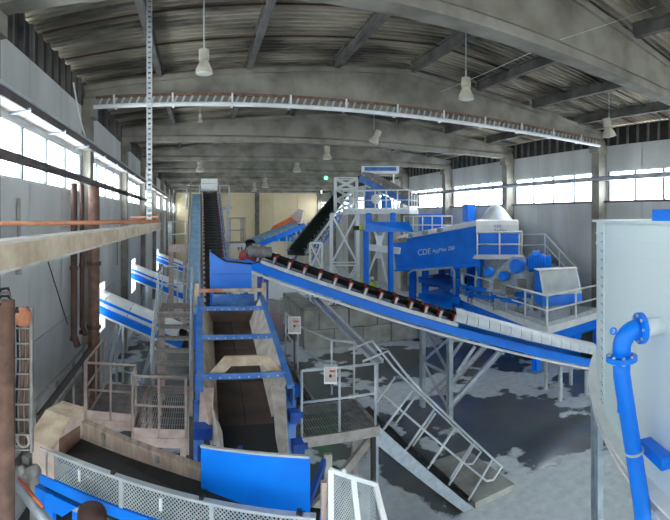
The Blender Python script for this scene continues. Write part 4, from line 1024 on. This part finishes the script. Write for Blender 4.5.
# dark rising belt to the tower
t,F,L,fr=conveyor('rising_side_conveyor','dark sloping belt conveyor rising right to the lattice tower',at(296,251,27),at(345,189,36),.9,'galv',.3,16,'black','galv',trough=.12)
d,s,n=fr
mb=MB(); lattice(mb,F(.5,.58,-.3),F(L-.5,.58,-.3),F(.5,.58,-.95),F(L-.5,.58,-.95),12,.06,False); mb.build('truss_side',M['blue_dusty'],t)
mb=MB(); lattice(mb,F(.5,-.58,-.3),F(L-.5,-.58,-.3),F(.5,-.58,-.95),F(L-.5,-.58,-.95),12,.06,False); mb.build('truss_side',M['blue_dusty'],t)
for l in (-.58,.58): MB().obox(F(L/2,l,-.98),d*(L/2-.5),s*.05,n*.05).build('bottom_chord',M['blue_dusty'],t)
MB().obox(F(L/2,0,-.5),d*(L/2-.4),s*.55,n*.01).build('underbelt_tray',M['dark'],t)
for a in (.12,.45):
    for l in (-.58,.58): p_=F(L*a,l,-1.0); MB().bar((p_.x,p_.y,0),p_,.12).build('leg',M['galv_light'],t)
# lattice towers
def tower(label,px0,px1,r,z0,z1,m='white',w=.09,n=3,depth=1.6):
    a=at(px0,218,r); b=at(px1,218,r); u=(b-a).normalized(); nv=V((-u.y,u.x,0)); 
    if nv.y<0: nv=-nv
    t=thing('lattice_tower',label,'tower',(a.x,a.y,z0))
    cs_=[V((a.x,a.y,0)),V((b.x,b.y,0)),V((b.x,b.y,0))+nv*depth,V((a.x,a.y,0))+nv*depth]
    for c in cs_: MB().bar(c+V((0,0,z0)),c+V((0,0,z1)),w*1.2).build('post',M[m],t)
    for i in range(4):
        c,e=cs_[i],cs_[(i+1)%4]; mb=MB(); lattice(mb,c+V((0,0,z0)),c+V((0,0,z1)),e+V((0,0,z0)),e+V((0,0,z1)),n,w*.7); mb.build('bracing',M[m],t)
    return t
tower('white braced trestle tower left of the blue gantry',331,358,24.5,0,5.65,w=.11,n=2)
tower('open white lattice frame on top of the high platform',335,357,24.6,5.78,7.6,'white',.1,3,1.2)
tower('small white trestle under the dark sloping belt',310,322,23,0,4.1,'white',.08,3,1.0)
tag(MB().obox(at(380,170,24.6),(.95,-.35,0),(.17,.46,0),(0,0,.16)).bar(at(380,170,24.6)+V((-.7,.26,0)),V((at(380,170,24.6).x-.7,at(380,170,24.6).y+.26,5.76)),.07).bar(at(380,170,24.6)+V((.7,-.26,0)),V((at(380,170,24.6).x+.7,at(380,170,24.6).y-.26,5.76)),.07).build('head_cabinet',M['white']),'white and blue head box right under the roof beam','machine head').name='head_box'
tag(MB().obox(at(380,170,24.6)-V((.17,.46,0))*1.03,(.8,-.295,0),(.007,.019,0),(0,0,.1)).build('sign_strip',M['blue_dusty']),'blue strip on the head box under the roof beam','panel')

# ------------------------------------------------------------------ far plant
t,F,L,fr=conveyor('far_conveyor','far blue conveyor sloping up towards the orange hood',at(244,246,33),at(298,224,39),.9,'blue',.4,10,'red','white',cover=(.1,.9,5),cover_m='blue_pale')
for a in (.2,.5,.85):
    for l in (-.5,.5): p_=F(L*a,l,-.35); MB().bar((p_.x,p_.y,0),p_,.12).build('leg',M['galv_light'],t)
oh=thing('orange_machine','orange machine with sloping boom far behind the blue conveyor','machine',tuple(at(283,260,42)))
oh['_base']=tuple(oh.location)
MB().prism([at(266,238,42),at(273,226,42),at(290,217,42),at(298,214,42),at(296,226,42),at(280,238,42)],(.4,1.2,0)).build('boom',M['orange'],oh)
MB().prism([at(290,216,42),at(298,209,42),at(303,211,42),at(300,224,42)],(.4,1.0,0)).build('cab',M['pink'],oh)
q=at(281,236,42.5); 
for dx in (-.8,1.0): MB().box((q.x+dx-.12,q.y+.1,0),(q.x+dx+.12,q.y+.4,q.z+.1)).build('leg',M['galv_light'],oh)
MB().box((q.x-.9,q.y-.2,q.z-.5),(q.x+1.1,q.y+.6,q.z+.1)).build('chassis',M['blue'],oh)
fs=thing('far_screen','far blue and white screening unit left of the dark sloping belt','screening machine',tuple(at(306,270,40))); fs['_base']=tuple(fs.location)
q0=at(290,240,40); q1=at(322,238,39)
MB().prism([at(288,236,40),at(322,232,39),at(322,221,39),at(290,226,40)],(.8,2.0,0)).build('body',M['blue'],fs)
for i in range(6):
    w0=at(291+5*i,229-i*.9,39.6-.15*i); MB().obox(w0,(.1,-.02,0),(.05,.15,0),(0,0,.46)).build('rib',M['white'],fs)
MB().prism([at(294,246,39),at(316,246,38.5),at(318,237,38.5),at(292,238,39)],(.4,1.0,0)).build('chute',M['blue_pale'],fs)
for px in (291,305,320): c=at(px,240,39.5); MB().bar((c.x,c.y+.3,0),(c.x,c.y+.3,c.z+.2),.16).build('leg',M['galv_light'],fs)

# two workers
def person(x,y,face,label,helm):
    t=thing('person',label,'person',(x,y,0),'workers in hi-vis jackets')
    me=bpy.data.meshes.new('body')
    J={'pel':(0,0,.95),'sp':(0,0,1.2),'ch':(0,0,1.4),'nk':(0,0,1.52),'hd':(0,-.02,1.66),'ls':(.19,0,1.42),'le':(.25,-.04,1.14),'lh':(.2,-.2,.98),
       'rs':(-.19,0,1.42),'re':(-.25,-.02,1.14),'rh':(-.24,-.08,.88),'lk':(.11,-.03,.5),'lf':(.12,.02,.08),'lt':(.13,-.14,.05),'rk':(-.11,.0,.5),'rf':(-.12,.04,.08),'rt':(-.13,-.12,.05),'lhip':(.1,0,.9),'rhip':(-.1,0,.9)}
    ks=list(J); E=[('pel','sp'),('sp','ch'),('ch','nk'),('nk','hd'),('ch','ls'),('ls','le'),('le','lh'),('ch','rs'),('rs','re'),('re','rh'),('pel','lhip'),('lhip','lk'),('lk','lf'),('lf','lt'),('pel','rhip'),('rhip','rk'),('rk','rf'),('rf','rt')]
    R={'pel':.15,'sp':.15,'ch':.16,'nk':.06,'hd':.11,'ls':.08,'le':.055,'lh':.045,'rs':.08,'re':.055,'rh':.045,'lk':.07,'lf':.05,'lt':.04,'rk':.07,'rf':.05,'rt':.04,'lhip':.11,'rhip':.11}
    me.from_pydata([J[k] for k in ks],[(ks.index(a),ks.index(b)) for a,b in E],[])
    o=bpy.data.objects.new('body',me); COL.objects.link(o); o.parent=t; me.materials.append(M['work'])
    sk=o.modifiers.new('skin','SKIN'); 
    for i,k in enumerate(ks): me.skin_vertices[0].data[i].radius=(R[k],R[k]*.85)
    me.skin_vertices[0].data[0].use_root=True
    o.modifiers.new('sub','SUBSURF').levels=1
    b0=V((x,y,0))
    MB().lathe(b0,[(.19,.88),(.2,1.0),(.185,1.2),(.2,1.38),(.15,1.5),(.07,1.54)],14).build('hi_vis_jacket',M['hivis'],t,smooth=True)
    for s_ in (-1,1): MB().tube([b0+V((s_*.18,0,1.45)),b0+V((s_*.25,-.03,1.15)),b0+V((s_*.22,-.14,1.0))],[.09,.07,.06],10).build('sleeve',M['hivis'],t,smooth=True)
    MB().lathe(b0+V((0,-.02,1.66)),[(.001,-.12),(.07,-.1),(.095,-.03),(.1,.04)],12).build('face',M['skin'],t,smooth=True)
    MB().lathe(b0+V((0,-.02,1.68)),[(.15,.0),(.125,.02),(.12,.09),(.07,.15),(.001,.17)],14).build('helmet',M[helm],t,smooth=True)
    t.rotation_euler=(0,0,face)
q=at(359,276,28.6); person(q.x,q.y,.4,'worker in yellow hi-vis jacket left of blue gantry column','helmet_y')
q=at(372,279,27.4); person(q.x,q.y,-.5,'worker in yellow hi-vis jacket with white helmet right of blue gantry column','helmet_w')

# ------------------------------------------------------------------ white tank at the right edge
TC=V((7.58,-1.33,0)); TR_=5.85; ZTOP,ZBOT=5.36,3.66
def wall_pt(px):
    t=(px-200)/450; dv=V((sin(t),cos(t),0)); b=dv.dot(TC); c=TC.length_squared-TR_**2
    return dv*(b-sqrt(max(0,b*b-c)))
tk=thing('settling_tank','big white bolted settling tank at the right edge','tank',tuple(TC))
seam=wall_pt(603.5)-TC; a_s=math.atan2(seam.y,seam.x)
NP=18; da=2*pi/NP
def arc(r0,r1,z0,z1,a0,a1,k=6):
    mb=MB(); vs=[];fs=[]
    for i in range(k+1):
        a=a0+(a1-a0)*i/k
        for r,z in ((r0,z0),(r1,z0),(r1,z1),(r0,z1)): vs.append((TC.x+r*cos(a),TC.y+r*sin(a),z))
    for i in range(k):
        for j in range(4): fs.append((i*4+j,i*4+(j+1)%4,(i+1)*4+(j+1)%4,(i+1)*4+j))
    fs.append((0,1,2,3)); fs.append((k*4+3,k*4+2,k*4+1,k*4))
    return mb.add(vs,fs)
for i in range(NP):
    a0=a_s+da*i+.0008; a1=a_s+da*(i+1)-.0008
    arc(TR_-.02,TR_,ZBOT,ZTOP,a0,a1,10).build('shell_plate',M['tank'],tk,smooth=False)
    arc(TR_-.03,TR_+.05,ZTOP,ZTOP+.02,a0,a1,10).build('rim_flange',M['tank'],tk)
    arc(TR_-.1,TR_+.09,ZBOT-.02,ZBOT,a0,a1,10).build('ring_flange',M['white'],tk)
    arc(TR_-.02,TR_+.02,ZBOT-.1,ZBOT-.02,a0,a1,10).build('ring_beam',M['white_dusty'],tk)
    arc(TR_-.1,TR_+.07,ZBOT-.12,ZBOT-.1,a0,a1,10).build('ring_flange',M['white'],tk)
for z in (ZTOP-.13,ZTOP-.24): arc(TR_,TR_+.008,z,z+.012,a_s,a_s+2*pi,140).build('stiffener_ring',M['tank'],tk)
for w_,m_ in ((.055,'tank'),):
    arc(TR_,TR_+.012,ZBOT,ZTOP,a_s-.011,a_s+.011,2).build('seam_strip',M[m_],tk)
nb=20
for i in range(nb):
    z=ZBOT+.06+(ZTOP-ZBOT-.16)*i/(nb-1)
    for da_ in (-.006,.006):
        q=TC+V((cos(a_s+da_),sin(a_s+da_),0))*(TR_+.012)+V((0,0,z)); nrm=V((cos(a_s),sin(a_s),0))
        MB().cyl(q,q+nrm*.008,.009,8).build('bolt',M['galv'],tk)
# cone, water, posts
MB().lathe(TC,[(TR_-.05,ZBOT-.02),(1.0,1.4),(.3,1.2)],48).build('cone_bottom',M['tank'],tk)
MB().lathe(TC,[(.001,4.75),(TR_-.03,4.75)],48).build('water_surface',M['slurry'],tk)
pp=at(601,400,4.75)-TC; a_p=math.atan2(pp.y,pp.x)
for i in range(10):
    a=a_p+2*pi*i/10; q=TC+V((cos(a),sin(a),0))*(TR_-.0)
    MB().ibeam((q.x,q.y,0),(q.x,q.y,ZBOT-.12),.09,.09,.008).build('support_post',M['galv'],tk)
    MB().bar((q.x,q.y,ZBOT-.75),(q.x+(TC.x-q.x)*.1,q.y+(TC.y-q.y)*.1,ZBOT-.6),.05).build('post_bracket',M['galv'],tk)
q=wall_pt(667); nrm=(q-TC).normalized()
MB().obox(q-nrm*.25+V((0,0,ZTOP+.05)),V((-nrm.y,nrm.x,0))*.42,nrm*.12,V((0,0,.05))).build('blue_bridge_end',M['blue'],tk)
MB().obox(wall_pt(664)+nrm*.06+V((0,0,3.93)),V((-nrm.y,nrm.x,0))*.14,nrm*.04,V((0,0,.035))).build('blue_bracket',M['blue'],tk)
# blue pipe elbow
W_=wall_pt(660); nW=(W_-TC).normalized(); zc_=4.71
bp=thing('inlet_pipe','thick blue pipe with flanged elbow entering the white tank','pipe',(W_.x+nW.x*.3,W_.y+nW.y*.3,3.3))
W3=V((W_.x,W_.y,zc_))
MB().cyl(W3-nW*.01,W3+nW*.13,.055,20).build('white_stub',M['white'],bp,smooth=True)
f1=W3+nW*.13
def flange(c,ax,r,parent,nb=8):
    ax=V(ax).normalized(); f=MB().lathe(c,[(.05,-.014),(r,-.014),(r,.014),(.05,.014)],24,ax).build('flange',M['blue'],parent)
    a=ax.orthogonal().normalized(); b=ax.cross(a)
    for i in range(nb):
        t=2*pi*i/nb; q=V(c)+a*(r*.8*cos(t))+b*(r*.8*sin(t)); MB().cyl(q-ax*.024,q+ax*.024,.011,6).build('bolt',M['galv_light'],f)
flange(f1+nW*.012,nW,.098,bp); 
rad=.11; pts=[f1+nW*.02]
for i in range(1,9):
    t=pi/2*i/8; pts.append(f1+nW*(.03+rad*sin(t))+V((0,0,-rad*(1-cos(t)))))
pts.append(pts[-1]+V((0,0,-.06))); e_end=pts[-1]
MB().tube(pts,.058,20).build('elbow',M['blue'],bp,smooth=True)
flange(e_end,(0,0,1),.098,bp)
MB().tube([pts[5]+nW*.075+V((0,0,.03+.022*1)),]+[pts[5]+nW*(.075+.02*cos(a))+V((0,0,.05+.02*sin(a))) for a in [i*pi/4 for i in range(9)]],.006,6).build('lifting_eye',M['blue'],bp)
low=e_end-nW*.14+V((0,0,-.95))
MB().tube([e_end+V((0,0,-.01)),e_end+V((0,0,-.1)),low,low-nW*.1+V((0,0,-1.2))],.054,20).build('down_pipe',M['blue'],bp,smooth=True)
m_=e_end+(low-e_end)*.62; ax=(low-e_end).normalized(); MB().lathe(m_,[(.054,-.008),(.062,-.008),(.062,.008),(.054,.008)],20,ax).build('clamp_band',M['galv_light'],bp)
MB().obox(m_+V((-.03,0,.28))+nW*.075,(.006,0,0),(0,.02,0),(0,0,.02)).build('lifting_eye',M['blue'],bp)
q=low-nW*.1+V((0,0,-1.2)); MB().tube([q,V((q.x,q.y,0))],.062,16).build('lower_pipe',M['blue'],bp,smooth=True)

# ------------------------------------------------------------------ small plant on the machine platform
for px0,py0,px1,py1,r,lab in ((462,287,530,296,18.3,'blue pipe running along machine platform behind the railing, upper one'),(466,294,526,303,17.6,'blue pipe running along machine platform behind the railing, lower one')):
    a=at(px0,py0,r+2.0); b=at(px1,py1,r-.6)
    t=thing('blue_pipe',lab,'pipe',(a.x,a.y,zd),'blue pipes on machine platform')
    MB().tube([a,b],.09,12).build('pipe_run',M['blue'],t,smooth=True)
    for k in (.1,.5,.9):
        q=a+(b-a)*k; MB().lathe(q,[(.09,-.03),(.15,-.03),(.15,.03),(.09,.03)],16,b-a).build('flange',M['blue'],t)
        MB().bar((q.x,q.y,zd),(q.x,q.y,q.z-.08),.07).build('pipe_stand',M['galv'],t)
